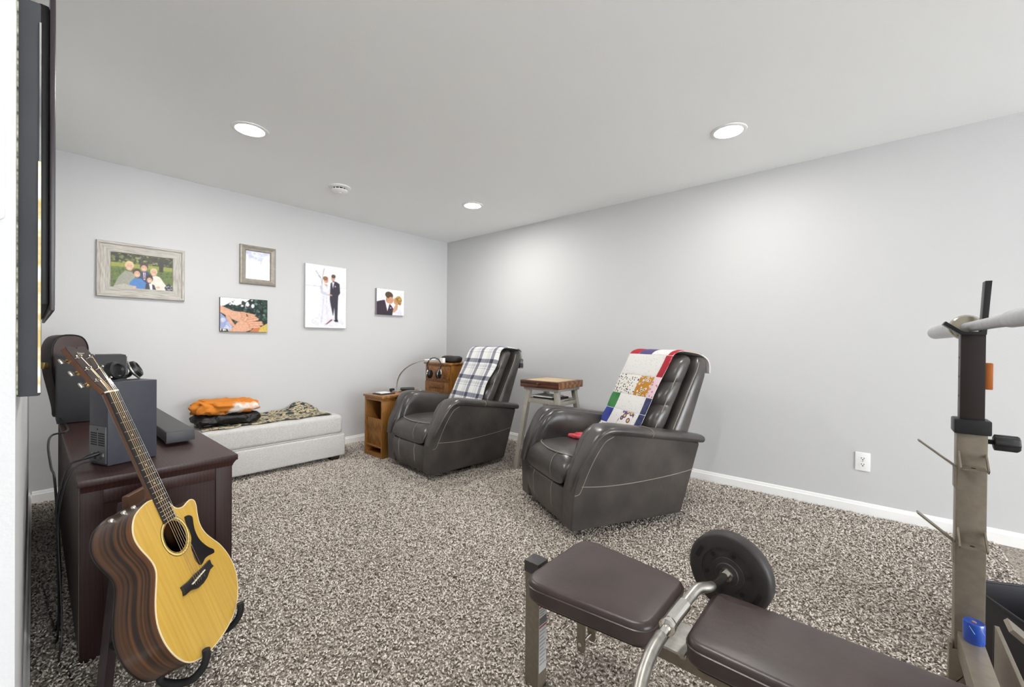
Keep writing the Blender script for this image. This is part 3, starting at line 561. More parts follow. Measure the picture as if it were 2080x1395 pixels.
# neck, fingerboard, headstock
bm = nb(); rings = []
for u in (0.262, 0.285, 0.30, 0.33, 0.45, 0.6, 0.645):
    hw = 0.028 - (u-0.204)/(0.648-0.204)*0.006; dp = 0.10 if u < 0.28 else (0.075 if u < 0.29 else (0.032 if u < 0.32 else 0.019))
    rings.append([V((hw*math.cos(a), u, 0.001+dp*-abs(math.sin(a))**0.8)) for a in np.linspace(0, PI, 13)])
mk('neck', loft(bm, rings), M_MAHOG, GT)
FB = mk('fingerboard', loft(nb(), [[V((-w_, u, 0.0012)), V((w_, u, 0.0012)), V((w_-0.001, u, 0.0065)), V((0, u, 0.0075)), V((-w_+0.001, u, 0.0065))] for u, w_ in ((0.204, 0.028), (0.648, 0.022))]), M_EBONY, GT)
for k in range(1, 21):
    u = 0.648*2**(-k/12); hw = 0.028 - (u-0.204)/0.444*0.006
    mk('fret', tube(nb(), [(-hw, u, 0.0068), (0, u, 0.0078), (hw, u, 0.0068)], 0.0011, 6), M_CHROME, FB)
for k in (3, 5, 7, 9, 12, 15):
    u = 0.648*(2**(-(k-0.5)/12)); mk('inlay_dot', lathe(nb(), [(0.0028, 0.0073), (0.0028, 0.0079), (0.0002, 0.008)], 12, Matrix.Translation((0, u, 0))), M_BIND, FB)
mk('nut', bx(-0.0225, 0.0225, 0.646, 0.651, 0.0, 0.0105), mat('bone', (238, 232, 216), 0.35), GT, bevel=0.001)
MH = Matrix.Translation((0, 0.650, 0.003)) @ Matrix.Rotation(math.radians(-13), 4, 'X')
hs = [(-0.022, 0), (-0.024, 0.012), (-0.033, 0.036), (-0.0345, 0.045), (-0.038, 0.150), (-0.036, 0.166), (-0.022, 0.170), (-0.010, 0.166), (0, 0.158), (0.010, 0.166), (0.022, 0.170), (0.036, 0.166), (0.038, 0.150), (0.0345, 0.045), (0.033, 0.036), (0.024, 0.012), (0.022, 0)]
HS = mk('headstock', prism(nb(), hs, -0.016, -0.001, MH), M_MAHOG, GT, bevel=0.002)
mk('headstock_face', prism(nb(), inset(hs, 0.0005), -0.001, 0.001, MH), mat('rosewood headplate', (52, 40, 38), 0.25, coat=0.5), HS)
M_NICK = mat('polished nickel', (214, 208, 200), 0.2, 1.0)
mk('logo_inlay', prism(nb(), [(-0.014, 0.137), (0.010, 0.139), (0.014, 0.143), (-0.004, 0.144), (-0.010, 0.148), (-0.013, 0.143)], 0.001, 0.0014, MH), M_NICK, HS)
POST = []
for s_ in (-1, 1):
    for k, u in enumerate((0.042, 0.085, 0.128)):
        x = s_*(0.022+0.001*k); POST.append((x, u))
        T_ = mk('tuning_post', lathe(nb(), [(0.0055, 0.001), (0.0055, 0.003), (0.003, 0.004), (0.003, 0.012), (0.0032, 0.014), (0.0004, 0.0145)], 12, MH @ Matrix.Translation((x, u, 0))), M_NICK, HS)
        e = s_*(0.0355+0.001*k)
        bm = tube(nb(), [MH @ V((s_*0.024, u, -0.020)), MH @ V((e+s_*0.006, u, -0.020)), MH @ V((e+s_*0.012, u, -0.020))], 0.0028, 8)
        lathe(bm, [(0.001, -0.009), (0.006, -0.008), (0.0075, 0.0), (0.006, 0.008), (0.001, 0.009)], 12, MH @ Matrix.Translation((e+s_*0.018, u, -0.020)) @ Matrix.Rotation(PI/2, 4, 'X') @ Matrix.Scale(0.5, 4, (0, 1, 0)))
        mk('tuning_peg', bm, M_NICK, HS)
        mk('gear_housing', prism(nb(), rpoly([(s_*0.024-0.008, u-0.008), (s_*0.024+0.008, u-0.008), (s_*0.024+0.008, u+0.008), (s_*0.024-0.008, u+0.008)], 0.004, 3), -0.024, -0.016, MH), M_BRASS, HS)
order = [(-1, 0), (-1, 1), (-1, 2), (1, 2), (1, 1), (1, 0)]
for i, x in enumerate(SX):
    s_, k = order[i]; px_, pu = [q for q in POST if (q[0] < 0) == (s_ < 0)][k]
    post = MH @ V((px_*0.9, pu, 0.008)); nx_ = x*0.65
    mk('string', tube(nb(), [(x*0.95, -0.016, 0.010), (x, -0.001, 0.0145), (nx_, 0.648, 0.0112), post], 0.0007 - 0.00004*i, 5), mat('phosphor bronze string', (206, 178, 140), 0.3, 1.0) if i < 4 else M_CHROME, GT)
for v_, u_ in ((-0.052, 0.288), (-0.066, 0.286), (-0.090, 0.280)):
    mk('control_knob', lathe(nb(), [(0.007, 0), (0.007, 0.006), (0.0055, 0.009), (0.0004, 0.0095)], 14, Matrix.Translation((v_, u_-0.001, -0.035-0.02*(v_ < -0.06)-0.02*(v_ < -0.08))) @ Matrix.Rotation(math.radians(15), 4, 'Z') @ Matrix.Rotation(-PI/2, 4, 'X')), M_NICK, GT)
mk('strap_button', lathe(nb(), [(0.006, 0), (0.004, 0.004), (0.007, 0.009), (0.0005, 0.010)], 14, Matrix.Translation((0.0, -0.2125, -0.058)) @ Matrix.Rotation(PI/2, 4, 'X')), M_NICK, GT)

# wooden stand under the guitar
def g(v, u, w_): return MG @ V((v, u, w_))
M_STAND = mat('dark stained stand wood', (44, 33, 34), 0.4, col2=(52, 40, 40), nscale=12, stretch=(6, 6, 1))
hz = V((GW.x, GW.y, 0)).normalized(); tz = V((GV.x, GV.y, 0)).normalized()
ctr = V((GO.x, GO.y, 0)) - hz*0.17
t = thing('guitar_stand', 'dark wooden folding stand holding the acoustic guitar', 'guitar stand', ctr)
apex = g(0.105, 0.300, -0.140); rf = V((0.139, 1.763, 0))
for s_, ft in ((-1, rf), (1, rf + tz*0.27)):
    top = apex - hz*0.012 + tz*(0.012*s_); leg = lambda k: ft + (top-ft)*k
    mk('leg', beam(nb(), ft, top, 0.042, 0.022, up=hz), M_STAND, t, W=True, bevel=0.003)
    mk('support_arm', tube(nb(), smoothp([leg(0.30), g(0.088*s_, -0.175, -0.134), g(0.104*s_, -0.218, -0.120), g(0.111*s_, -0.246, -0.06), g(0.112*s_, -0.234, -0.015), g(0.112*s_, -0.207, 0.012), g(0.112*s_, -0.180, 0.022)], 6), 0.0105, 10), M_BLACKM, t, W=True)
mk('cross_bar', beam(nb(), rf + (apex-rf)*0.30 - hz*0.004, rf + tz*0.27 + (apex-rf-tz*0.27)*0.30 - hz*0.004, 0.03, 0.014, up=hz), M_STAND, t, W=True, bevel=0.002)
mk('back_rest', beam(nb(), g(0.066, 0.302, -0.136), g(0.21, 0.305, -0.136), 0.044, 0.020, up=hz), mat('walnut rest', (86, 56, 38), 0.4), t, W=True, bevel=0.004)

# ------------------------------------------------------------------ soft goods helpers
def soft(bm, c, a, b, h, e=0.45, amp=0.006, fr=9, seed=0, nu=48, nv=20):
    """lumpy cushion-like solid: superellipsoid with noise"""
    rings = []
    for i in range(1, nv):
        ph = -PI/2 + PI*i/nv; cz = math.copysign(abs(math.sin(ph))**0.7, math.sin(ph)); cr = max(math.cos(ph), 1e-3)**0.45; r = []
        for j in range(nu):
            t = 2*PI*j/nu; x = math.copysign(abs(math.cos(t))**e, math.cos(t))*cr*a; y = math.copysign(abs(math.sin(t))**e, math.sin(t))*cr*b
            p = V((c[0]+x, c[1]+y, c[2]+h*(cz+1)/2)); q = p*fr + V((seed*3.1, seed*1.7, seed)); d = (p - V((c[0], c[1], c[2]+h/2))); d = d.normalized()
            p += d*amp*mnoise.noise(q) + d*amp*0.6*mnoise.noise(q*2.3); r.append(p)
        rings.append(r)
    return loft(bm, rings)
def cloth(bm, nu, nv, fn, thick=0.006):
    """closed thin sheet from fn(u,v)->(point, normal); also writes uv"""
    uv = bm.loops.layers.uv.new('uv'); T = {}
    for s_ in (0, 1):
        for i in range(nu+1):
            for j in range(nv+1):
                p, n = fn(i/nu, j/nv); T[s_, i, j] = bm.verts.new(V(p) + V(n)*(thick if s_ else 0))
    def face(ks):
        f = bm.faces.new([T[k] for k in ks])
        for l, k in zip(f.loops, ks): l[uv].uv = (k[1]/nu, k[2]/nv)
        f.smooth = True; return f
    for i in range(nu):
        for j in range(nv):
            face([(1, i, j), (1, i+1, j), (1, i+1, j+1), (1, i, j+1)]); face([(0, i, j), (0, i, j+1), (0, i+1, j+1), (0, i+1, j)])
    for i in range(nu):
        for j in (0, nv): face([(0, i, j), (0, i+1, j), (1, i+1, j), (1, i, j)])
    for j in range(nv):
        for i in (0, nu): face([(0, i, j), (0, i, j+1), (1, i, j+1), (1, i, j)])
    return bm

# ------------------------------------------------------------------ ottoman bench at the back wall
M_OTT = mat('light grey tweed', (186, 184, 181), 0.95, col2=(206, 204, 201), nscale=160, bump=(220, 0.25), spec=0.2)
OX0, OX1, OY0, OY1 = 0.80, 1.945, 3.765, 4.27
t = thing('ottoman', 'long light grey upholstered ottoman bench against the back wall', 'ottoman', ((OX0+OX1)/2, 4.02, 0))
rect = lambda x0, x1, y0, y1, r: rpoly([(x0, y0), (x1, y0), (x1, y1), (x0, y1)], r, 5)
mk('base', pad(nb(), rect(OX0, OX1, OY0, OY1, 0.03), 0.045, 0.246, 0.016), M_OTT, t, W=True)
cu = mk('cushion', pad(nb(), rect(OX0+0.012, OX1-0.018, OY0+0.014, OY1-0.01, 0.045), 0.247, 0.424, 0.036, crown=0.006, k=6), M_OTT, t, W=True)
mk('piping', tube(nb(), [(x, y, 0.252) for x, y in rect(OX0+0.012, OX1-0.018, OY0+0.014, OY1-0.01, 0.045)], 0.005, 6, closed=True), M_OTT, cu, W=True)
for x in (OX0+0.06, OX1-0.09):
    for y in (OY0+0.06, OY1-0.06):
        mk('leg', loft(nb(), [[V((x+sx*k, y+sy*k, z)) for sx, sy in ((-1,-1),(1,-1),(1,1),(-1,1))] for k, z in ((0.032, 0), (0.042, 0.047))]), mat('dark leg', (40, 26, 24), 0.4), t, W=True, bevel=0.003)
# camouflage-like throw on the ottoman
def camo():
    m = bpy.data.materials.new('mottled throw'); m.use_nodes = True; nt = m.node_tree; N = nt.nodes; L = nt.links; b = N['Principled BSDF']; b.inputs['Roughness'].default_value = 0.95
    tc = N.new('ShaderNodeTexCoord'); mp = N.new('ShaderNodeMapping'); mp.inputs['Scale'].default_value = (1, 1.3, 1); L.new(tc.outputs['Object'], mp.inputs[0])
    n = N.new('ShaderNodeTexNoise'); n.inputs['Scale'].default_value = 22; n.inputs['Detail'].default_value = 3; n.inputs['Distortion'].default_value = 0.6; L.new(mp.outputs[0], n.inputs['Vector'])
    r = N.new('ShaderNodeValToRGB'); r.color_ramp.interpolation = 'CONSTANT'; e = r.color_ramp.elements
    e[0].position = 0; e[0].color = lin((50, 56, 58)); e[1].position = 0.43; e[1].color = lin((92, 94, 84))
    for p_, c_ in ((0.47, (186, 174, 142)), (0.54, (204, 192, 162)), (0.57, (156, 124, 92)), (0.60, (72, 78, 76))): q = e.new(p_); q.color = lin(c_)
    L.new(n.outputs['Fac'], r.inputs[0]); L.new(r.outputs[0], b.inputs['Base Color']); return m
def throw(u, v):
    x = 0.862 + u*0.975 + 0.012*math.sin(v*9) - 0.03*(1-v)*(1-u); y = 3.822 + v*0.43 + 0.012*math.sin(u*23+1) + 0.02*u*(1-v)
    lift = 0.062*max(0, v-0.55)/0.45*math.exp(-((u-0.87)/0.12)**2) + 0.016*max(0, v-0.5)*2*(0.3+u)*(u < 0.98)
    return V((x, y, 0.4315 + lift + 0.0035*math.sin(x*37+y*11) + 0.003*math.sin(y*43))), V((0, 0, 1))
t = mk('throw_blanket', cloth(nb(), 60, 26, throw, 0.007), camo(), label='beige and dark green mottled throw spread flat on the grey ottoman', cat='blanket', origin=(1.35, 4.03, 0.43))
b = nb()
for k in range(60):
    u = k/59; p, _ = throw(u*0.25, 0.0); q = p + V((rng.uniform(-0.01, 0.01), -0.02, -0.001)); tube(b, [p + V((0, 0, 0.003)), (p+q)/2 + V((0, 0, 0.003)), q], 0.002, 4)
fr_ = mk('fringe', b, mat('cream fringe', (206, 192, 160), 0.95), kind='stuff'); fr_.parent = t; fr_.location = (-1.35, -4.03, -0.43)
mk('folded_blanket', soft(nb(), (1.035, 3.985, 0.442), 0.222, 0.13, 0.088, 0.5, 0.034, 17, 2, 90, 30), mat('black plush', (13, 12, 12), 0.5, col2=(24, 22, 21), nscale=24, bump=(60, 0.5)), label='black plush blanket folded on the mottled throw under the orange one', cat='blanket', origin=(1.035, 3.985, 0.44), group='folded blankets on the ottoman')
M_ORANGE = mat('orange fleece', (206, 124, 38), 0.9, col2=(226, 214, 206), nscale=3.6, bump=(40, 0.2), lo=0.585, hi=0.64)
bm = soft(nb(), (1.03, 3.99, 0.532), 0.225, 0.13, 0.100, 0.6, 0.050, 13, 5, 100, 36)
mk('folded_blanket', bm, M_ORANGE, label='orange and white fleece blanket folded on top of the black one', cat='blanket', origin=(1.03, 3.99, 0.53), group='folded blankets on the ottoman')

# ------------------------------------------------------------------ oak magazine table, oak cabinet and what stands on them
TX0, TX1, TY0, TY1, TZ = 2.158, 2.74, 3.49, 3.80, 0.600
t = thing('magazine_table', 'narrow honey oak end table with open magazine slot beside the plaid covered recliner', 'end table', ((TX0+TX1)/2, 3.645, 0))
mk('top', bx(TX0-0.012, TX1+0.01, TY0-0.012, TY1+0.012, TZ-0.022, TZ), M_OAKH, t, W=True, bevel=0.004)
mk('top_apron', bx(TX0, TX1, TY0, TY1, TZ-0.05, TZ-0.022), M_OAKH, t, W=True)
for y in (TY0, TY1-0.018): mk('side_panel', bx(TX0, TX1, y, y+0.018, 0, TZ-0.05), M_OAK, t, W=True, bevel=0.002)
mk('back_panel', bx(TX1-0.3, TX1-0.285, TY0+0.018, TY1-0.018, 0.02, TZ-0.05), M_OAK, t, W=True)
mk('shelf', bx(TX0+0.01, TX1-0.285, TY0+0.018, TY1-0.018, 0.098, 0.114), M_OAKH, t, W=True)
mk('magazine_front', beam(nb(), (TX0+0.028, (TY0+TY1)/2, 0.112), (TX0+0.014, (TY0+TY1)/2, 0.375), TY1-TY0-0.036, 0.014, up=(1, 0, 0)), M_OAK, t, W=True, bevel=0.002)
mk('plinth', bx(TX0+0.004, TX1, TY0+0.018, TY1-0.018, 0.0, 0.04), M_OAKH, t, W=True)
mk('rear_box', bx(TX1-0.285, TX1-0.01, TY0+0.018, TY1-0.018, 0.0, TZ-0.05), M_OAK, t, W=True)
BX0, BX1, BY0, BY1, BZ = 2.855, 3.21, 3.328, 3.762, 0.894
t = thing('oak_cabinet', 'honey oak cabinet with one drawer over a panelled door in the room corner', 'cabinet', (3.03, 3.545, 0))
mk('carcass', bx(BX0+0.016, BX1, BY0, BY1, 0, BZ-0.02), M_OAK, t, W=True, bevel=0.002)
mk('top', bx(BX0-0.004, BX1+0.004, BY0-0.004, BY1+0.008, BZ-0.02, BZ), M_OAKH, t, W=True, bevel=0.004)
d = mk('drawer', bx(BX0, BX0+0.018, BY0+0.02, BY1-0.02, 0.70, 0.858), M_OAKH, t, W=True, bevel=0.003)
mk('drawer_field', bx(BX0-0.004, BX0+0.004, BY0+0.045, BY1-0.045, 0.722, 0.838), M_OAKH, d, W=True, bevel=0.004)
d = mk('door', bx(BX0, BX0+0.018, BY0+0.02, BY1-0.02, 0.06, 0.688), M_OAK, t, W=True, bevel=0.003)
for y in (BY0+0.02, BY1-0.085): mk('door_stile', bx(BX0-0.006, BX0+0.004, y, y+0.065, 0.06, 0.688), M_OAK, d, W=True, bevel=0.002)
for z in (0.06, 0.615): mk('door_rail', bx(BX0-0.006, BX0+0.004, BY0+0.085, BY1-0.085, z, z+0.073), M_OAKH, d, W=True, bevel=0.002)
mk('pouch', soft(nb(), (3.0, 3.475, BZ), 0.075, 0.125, 0.075, 0.55, 0.006, 14, 3), mat('dark olive pouch', (34, 31, 30), 0.6, col2=(40, 38, 34), nscale=20), label='black zipped pouch lying on the oak cabinet', cat='pouch', origin=(3.0, 3.475, BZ))
mk('small_box', bx(2.865, 2.90, 3.462, 3.515, BZ, BZ+0.052), M_WHITE, label='small white box on the front edge of the oak cabinet', cat='box', bevel=0.003, W=False)
# arc lamp with headphones hung on it
arcp = [(806, 793), (806, 785), (808, 771), (815, 757), (828, 745), (845, 736), (862, 731), (878, 730)]; xs = [2.47, 2.47, 2.472, 2.485, 2.52, 2.575, 2.66, 2.755]
pts = [on_x(x, y, X) for (x, y), X in zip(arcp, xs)]
t = thing('arc_lamp', 'thin silver arched desk lamp standing on the oak end table', 'lamp', (pts[0].x, pts[0].y, TZ))
mk('base', lathe(nb(), [(0.001, 0), (0.05, 0), (0.05, 0.008), (0.045, 0.012), (0.008, 0.014), (0.006, 0.03), (0.001, 0.03)], 28), M_STEEL, t)
mk('arched_arm', tube(nb(), smoothp([V((pts[0].x, pts[0].y, TZ+0.012))] + pts[1:], 6), 0.006, 8), M_STEEL, t, W=True)
tip = pts[-1]; pv = pts[-2]
mk('lamp_head', beam(nb(), pv + V((0, 0, 0.001)), tip + (tip-pv)*0.4, 0.016, 0.012), M_TRIM, t, W=True, bevel=0.003)
hp = on_x(882, 729.5, 2.745)
t = thing('headphones', 'black and silver over-ear headphones hanging from the arched lamp', 'headphones', (hp.x, hp.y, hp.z))
hd = V((0.42, -0.91, 0)).normalized(); fd = V((-0.91, -0.42, 0))
mk('headband', tube(nb(), smoothp([hd*-0.07 + V((0, 0, -0.11)), hd*-0.078 + V((0, 0, -0.05)), hd*-0.045 + V((0, 0, 0.0)), V((0, 0, 0.014)), hd*0.045 + V((0, 0, 0.0)), hd*0.078 + V((0, 0, -0.05)), hd*0.07 + V((0, 0, -0.11))], 6), 0.010, 10, flat=0.55, up=(0, 0, 1)), mat('headband padding', (40, 30, 28), 0.5), t)
for s_ in (-1, 1):
    Mx = Matrix.Translation(hd*(0.055*s_) + V((0, 0, -0.155))) @ Matrix.Rotation(math.atan2(hd.y, hd.x), 4, 'Z') @ Matrix.Rotation(PI/2*s_, 4, 'Y')
    cc = mk('ear_cup', lathe(nb(), [(0.001, -0.022), (0.038, -0.022), (0.046, -0.014), (0.046, 0.0), (0.042, 0.012), (0.03, 0.018), (0.001, 0.02)], 26, Mx), M_BLACK, t)
    mk('cup_ring', tube(nb(), [Mx @ V((0.045*math.cos(a), 0.045*math.sin(a), 0.006)) for a in np.linspace(0, 2*PI, 28)[:-1]], 0.003, 6, closed=True), M_CHROME, cc)
    mk('yoke', tube(nb(), [hd*(0.072*s_) + V((0, 0, -0.095)), hd*(0.080*s_) + V((0, 0, -0.135)), hd*(0.078*s_) + V((0, 0, -0.155))], 0.005, 8), M_STEEL, t)
# small things on the end table
def rod(name, label, cat, a, b, r, m, n=12):
    a = V(a); b = V(b); mk(name, tube(nb(), [a, a+(b-a)*0.04, a+(b-a)*0.96, b], [r*0.7, r, r, r*0.7], n), m, label=label, cat=cat, origin=(a+b)/2)
rod('flashlight', 'black flashlight lying on the oak end table beside the lamp', 'flashlight', (2.53, 3.745, TZ+0.018), (2.66, 3.68, TZ+0.018), 0.018, M_BLACK)
rod('spray_can', 'short black cylinder lying behind the lamp on the oak table', 'canister', (2.42, 3.765, TZ+0.017), (2.465, 3.765, TZ+0.017), 0.017, M_BLACK)
mk('tablet', bx(2.20, 2.36, 3.58, 3.73, TZ, TZ+0.009), M_BLACK, label='black tablet lying on the oak end table', cat='tablet', bevel=0.003)
mk('notepad', bx(2.225, 2.33, 3.62, 3.715, TZ+0.009, TZ+0.016), mat('paper', (226, 226, 228), 0.8), label='small white notepad lying on the black tablet', cat='notepad')
rod('white_pen', 'white pen lying near the edge of the oak end table', 'pen', (2.56, 3.56, TZ+0.006), (2.68, 3.585, TZ+0.006), 0.006, M_WHITE)

# ------------------------------------------------------------------ recliners
def yfront(z): return -0.205 - 0.52*(z-0.55)
def yrear(z): return -0.548 - 0.36*(z-0.54)
def recliner(label, loc, rz):
    t = thing('recliner', label, 'recliner', loc, rz, 'leather recliners')
    for s_ in (-1, 1):
        side = rpoly([(0.405, 0.055), (-0.395, 0.055), (-0.505, 0.50), (-0.30, 0.545), (0.0, 0.590), (0.185, 0.612), (0.275, 0.590), (0.345, 0.49), (0.405, 0.30)], [0.02, 0.02, 0.02, 0.05, 0.05, 0.05, 0.06, 0.06, 0.06], 4)
        def sh(x, z): return x*(1 + 0.13*max(0, z-0.055)/0.5)
        rings = [[V((s_*sh(x, z), y, z)) for y, z in pl] for pl, x in ((inset(side, 0.012), 0.238), (side, 0.246), (side, 0.343), (inset(side, 0.010), 0.352))]
        p = mk('side_panel', loft(nb(), rings), M_LEATHER, t)
        seam = [V((s_*(sh(0.3535, z)), y, z)) for y, z in ((0.352, 0.315), (0.2, 0.300), (0.02, 0.297), (-0.16, 0.304), (-0.32, 0.316), (-0.462, 0.333))]
        mk('stitching', tube(nb(), smoothp(seam, 5), 0.0022, 5), M_STITCH, p)
        # padded arm that runs along the top and folds down the front edge
        path = [(-0.515, 0.522), (-0.40, 0.541), (-0.2, 0.573), (0.0, 0.605), (0.13, 0.624), (0.205, 0.625), (0.262, 0.590), (0.318, 0.505), (0.372, 0.405), (0.408, 0.29)]
        ww = [0.066, 0.076, 0.079, 0.082, 0.083, 0.080, 0.070, 0.060, 0.052, 0.034]; th = [0.026, 0.029, 0.030, 0.031, 0.031, 0.028, 0.021, 0.017, 0.014, 0.008]
        sp = smoothp([(0, y, z) for y, z in path], 4); wi = np.interp(np.linspace(0, 9, len(sp)), range(10), ww); ti = np.interp(np.linspace(0, 9, len(sp)), range(10), th); rings = []
        for i, q in enumerate(sp):
            a_ = sp[max(i-1, 0)]; b_ = sp[min(i+1, len(sp)-1)]; tg = (b_-a_).normalized(); nn = V((0, -tg.z, tg.y))
            if nn.z < 0 and q.y < 0.2: nn = -nn
            c_ = V((s_*sh(0.315, q.z), q.y, q.z)); rings.append(sell(c_, V((1, 0, 0)), nn, wi[i], ti[i], 22, 2.6))
        first = [rings[0][0]*0 + sum(rings[0], V())/22 + (v-sum(rings[0], V())/22)*0.5 + V((0, -0.012, 0)) for v in rings[0]]
        a_ = mk('arm_pad', loft(nb(), [first] + rings), M_LEATHER, t)
        k = 10; ring = rings[k]; cen = sum(ring, V())/22; mk('stitching', tube(nb(), [cen + (v-cen)*1.015 for v in ring], 0.002, 5, closed=True), M_STITCH, a_)
        edge = [V((s_*(sh(0.3535, z)), y, z)) for y, z in ((0.155, 0.590), (0.215, 0.56), (0.270, 0.48), (0.315, 0.39), (0.345, 0.315), (0.365, 0.275), (0.395, 0.268))]
        mk('stitching', tube(nb(), smoothp(edge, 5), 0.002, 5), M_STITCH, p)
        # fat inner arm cushion
        rings = []
        for y, k, zp in ((-0.42, 0.7, 0.535), (-0.40, 0.92, 0.541), (-0.2, 1, 0.573), (0.0, 1, 0.605), (0.13, 1, 0.625), (0.20, 1, 0.622), (0.26, 0.97, 0.590), (0.305, 0.90, 0.535), (0.335, 0.75, 0.475), (0.345, 0.5, 0.44)):
            hh = 0.135*k; rings.append(sell((s_*0.272, y, zp+0.020-0.135), V((1, 0, 0)), V((0, 0, 1)), 0.052*k, hh, 24, 3.2))
        mk('inner_arm', loft(nb(), rings), M_LEATHER, t)
    # seat
    rings = []
    for y, zb, zt, wd in ((-0.30, 0.30, 0.40, 0.20), (-0.28, 0.29, 0.435, 0.235), (-0.15, 0.285, 0.452, 0.243), (0.05, 0.283, 0.468, 0.246), (0.2, 0.282, 0.474, 0.250), (0.29, 0.279, 0.468, 0.256), (0.345, 0.278, 0.450, 0.262), (0.385, 0.278, 0.420, 0.262), (0.408, 0.282, 0.375, 0.256), (0.410, 0.30, 0.34, 0.235)):
        rings.append(sell((0, y, (zb+zt)/2), V((1, 0, 0)), V((0, 0, 1)), wd, (zt-zb)/2, 32, 3.6))
    se = mk('seat_cushion', loft(nb(), rings), M_LEATHER, t)
    mk('piping', tube(nb(), smoothp([(0.262, 0.215, 0.405), (0.245, 0.285, 0.440), (0.17, 0.343, 0.4465), (0.0, 0.367, 0.4435), (-0.17, 0.343, 0.4465), (-0.245, 0.285, 0.440), (-0.262, 0.215, 0.405)], 6), 0.0034, 6), M_STITCH, se)
    mk('stitching', tube(nb(), smoothp([(-0.10, 0.358, 0.4445), (-0.10, 0.394, 0.412), (-0.10, 0.412, 0.36), (-0.10, 0.408, 0.30)], 5), 0.002, 5), M_STITCH, se)
    # footrest panel
    rings = []
    for z, y, dp, wd in ((0.058, 0.368, 0.026, 0.262), (0.075, 0.376, 0.034, 0.272), (0.15, 0.390, 0.036, 0.278), (0.24, 0.394, 0.036, 0.278), (0.272, 0.388, 0.032, 0.270), (0.286, 0.376, 0.020, 0.255)):
        rings.append(sell((0, y-0.01, z), V((1, 0, 0)), V((0, 1, 0)), wd, dp, 32, 3.6))
    fo = mk('footrest', loft(nb(), rings), M_LEATHER, t)
    for x in (-0.13, 0.13): mk('stitching', tube(nb(), [(x, 0.3925, 0.065), (x, 0.4165, 0.15), (x, 0.4205, 0.24), (x, 0.409, 0.278)], 0.0022, 5), M_STITCH, fo)
    # backrest cushion in rolls, and the outer shell behind it
    rings = []; cr = [0.42, 0.57, 0.72, 0.87, 1.035]; zs = np.linspace(0.42, 1.0, 60)
    for z in list(zs) + [1.02, 1.036, 1.046, 1.05]:
        k = max(i for i in range(4) if z >= cr[i]-1e-6); f = (z-cr[k])/(cr[k+1]-cr[k]); bl = 0.038*max(0.0, math.sin(PI*min(max(f, 0), 1)))**0.45
        e_ = 1.0 if z <= 1.0 else max(0.15, math.sqrt(max(0, 1-((z-1.0)/0.0515)**2)))
        hw = (0.255 + 0.4*bl)*(0.72+0.28*e_); yf = yfront(z) - 0.015 + bl; yb_ = yfront(z) - 0.15; c_ = (yf+yb_)/2; hd_ = (yf-yb_)/2*e_
        rings.append(sell((0, c_, z), V((1, 0, 0)), V((0, 1, 0)), hw, hd_, 36, 3.2))
    ba = mk('backrest_cushion', loft(nb(), rings), M_LEATHER, t)
    rings = []
    for z in list(np.linspace(0.36, 0.96, 12)) + [0.99, 1.015, 1.030, 1.036]:
        e_ = 1.0 if z <= 0.96 else max(0.2, math.sqrt(max(0, 1-((z-0.96)/0.078)**2)))
        yr = yrear(z); yf = yfront(z) - 0.155; c_ = (yr+yf)/2; hw = 0.285 - 0.03*(z > 0.9)*(z-0.9)/0.13
        rings.append(sell((0, c_, z), V((1, 0, 0)), V((0, 1, 0)), hw*(0.85+0.15*e_), (yf-yr)/2*(0.55+0.45*e_), 32, 4.5))
    sh_ = mk('back_shell', loft(nb(), rings), M_LEATHER, t)
    for s_ in (-1, 1):
        for dy, hw in ((-0.165, 0.2865), (-0.035, 0.262)):
            mk('stitching', tube(nb(), smoothp([V((s_*(hw - (0.012 if z > 0.95 else 0)), yfront(z)+dy, z)) for z in (0.56, 0.7, 0.85, 0.95, 1.005)], 4), 0.0028, 5), M_STITCH, sh_ if dy < -0.1 else ba)
    mk('chassis', bx(-0.24, 0.24, -0.40, 0.36, 0.06, 0.32), M_LEATHER_D, t)
    mk('back_skirt', bx(-0.25, 0.25, -0.475, -0.40, 0.075, 0.42), M_LEATHER, t, bevel=0.02)
    mk('swivel_base', lathe(nb(), [(0.001, 0), (0.25, 0), (0.255, 0.012), (0.24, 0.03), (0.06, 0.035), (0.06, 0.075), (0.001, 0.075)], 36), M_LEATHER_D, t)
    return t
CH1 = ((2.499, 2.950, 0), math.radians(174.5-90)); CH2 = ((2.509, 1.3975, 0), math.radians(152.5-90))
recliner('grey leather recliner draped with a plaid blanket beside the oak table', *CH1)
recliner('grey leather recliner draped with a patchwork quilt beside the wooden stool', *CH2)
def drape_path(zend, back, tail=()):
    P = [V((0, yrear(1.0)-0.012, back)), V((0, yrear(1.0)-0.008, 1.0)), V((0, -0.66, 1.045)), V((0, -0.58, 1.060)), V((0, -0.50, 1.066)), V((0, -0.445, 1.045))]
    z = 1.0
    while z > zend: P.append(V((0, yfront(z)+0.022, z))); z -= 0.06
    return smoothp(P + [V((0, y, z)) for y, z in tail], 4)
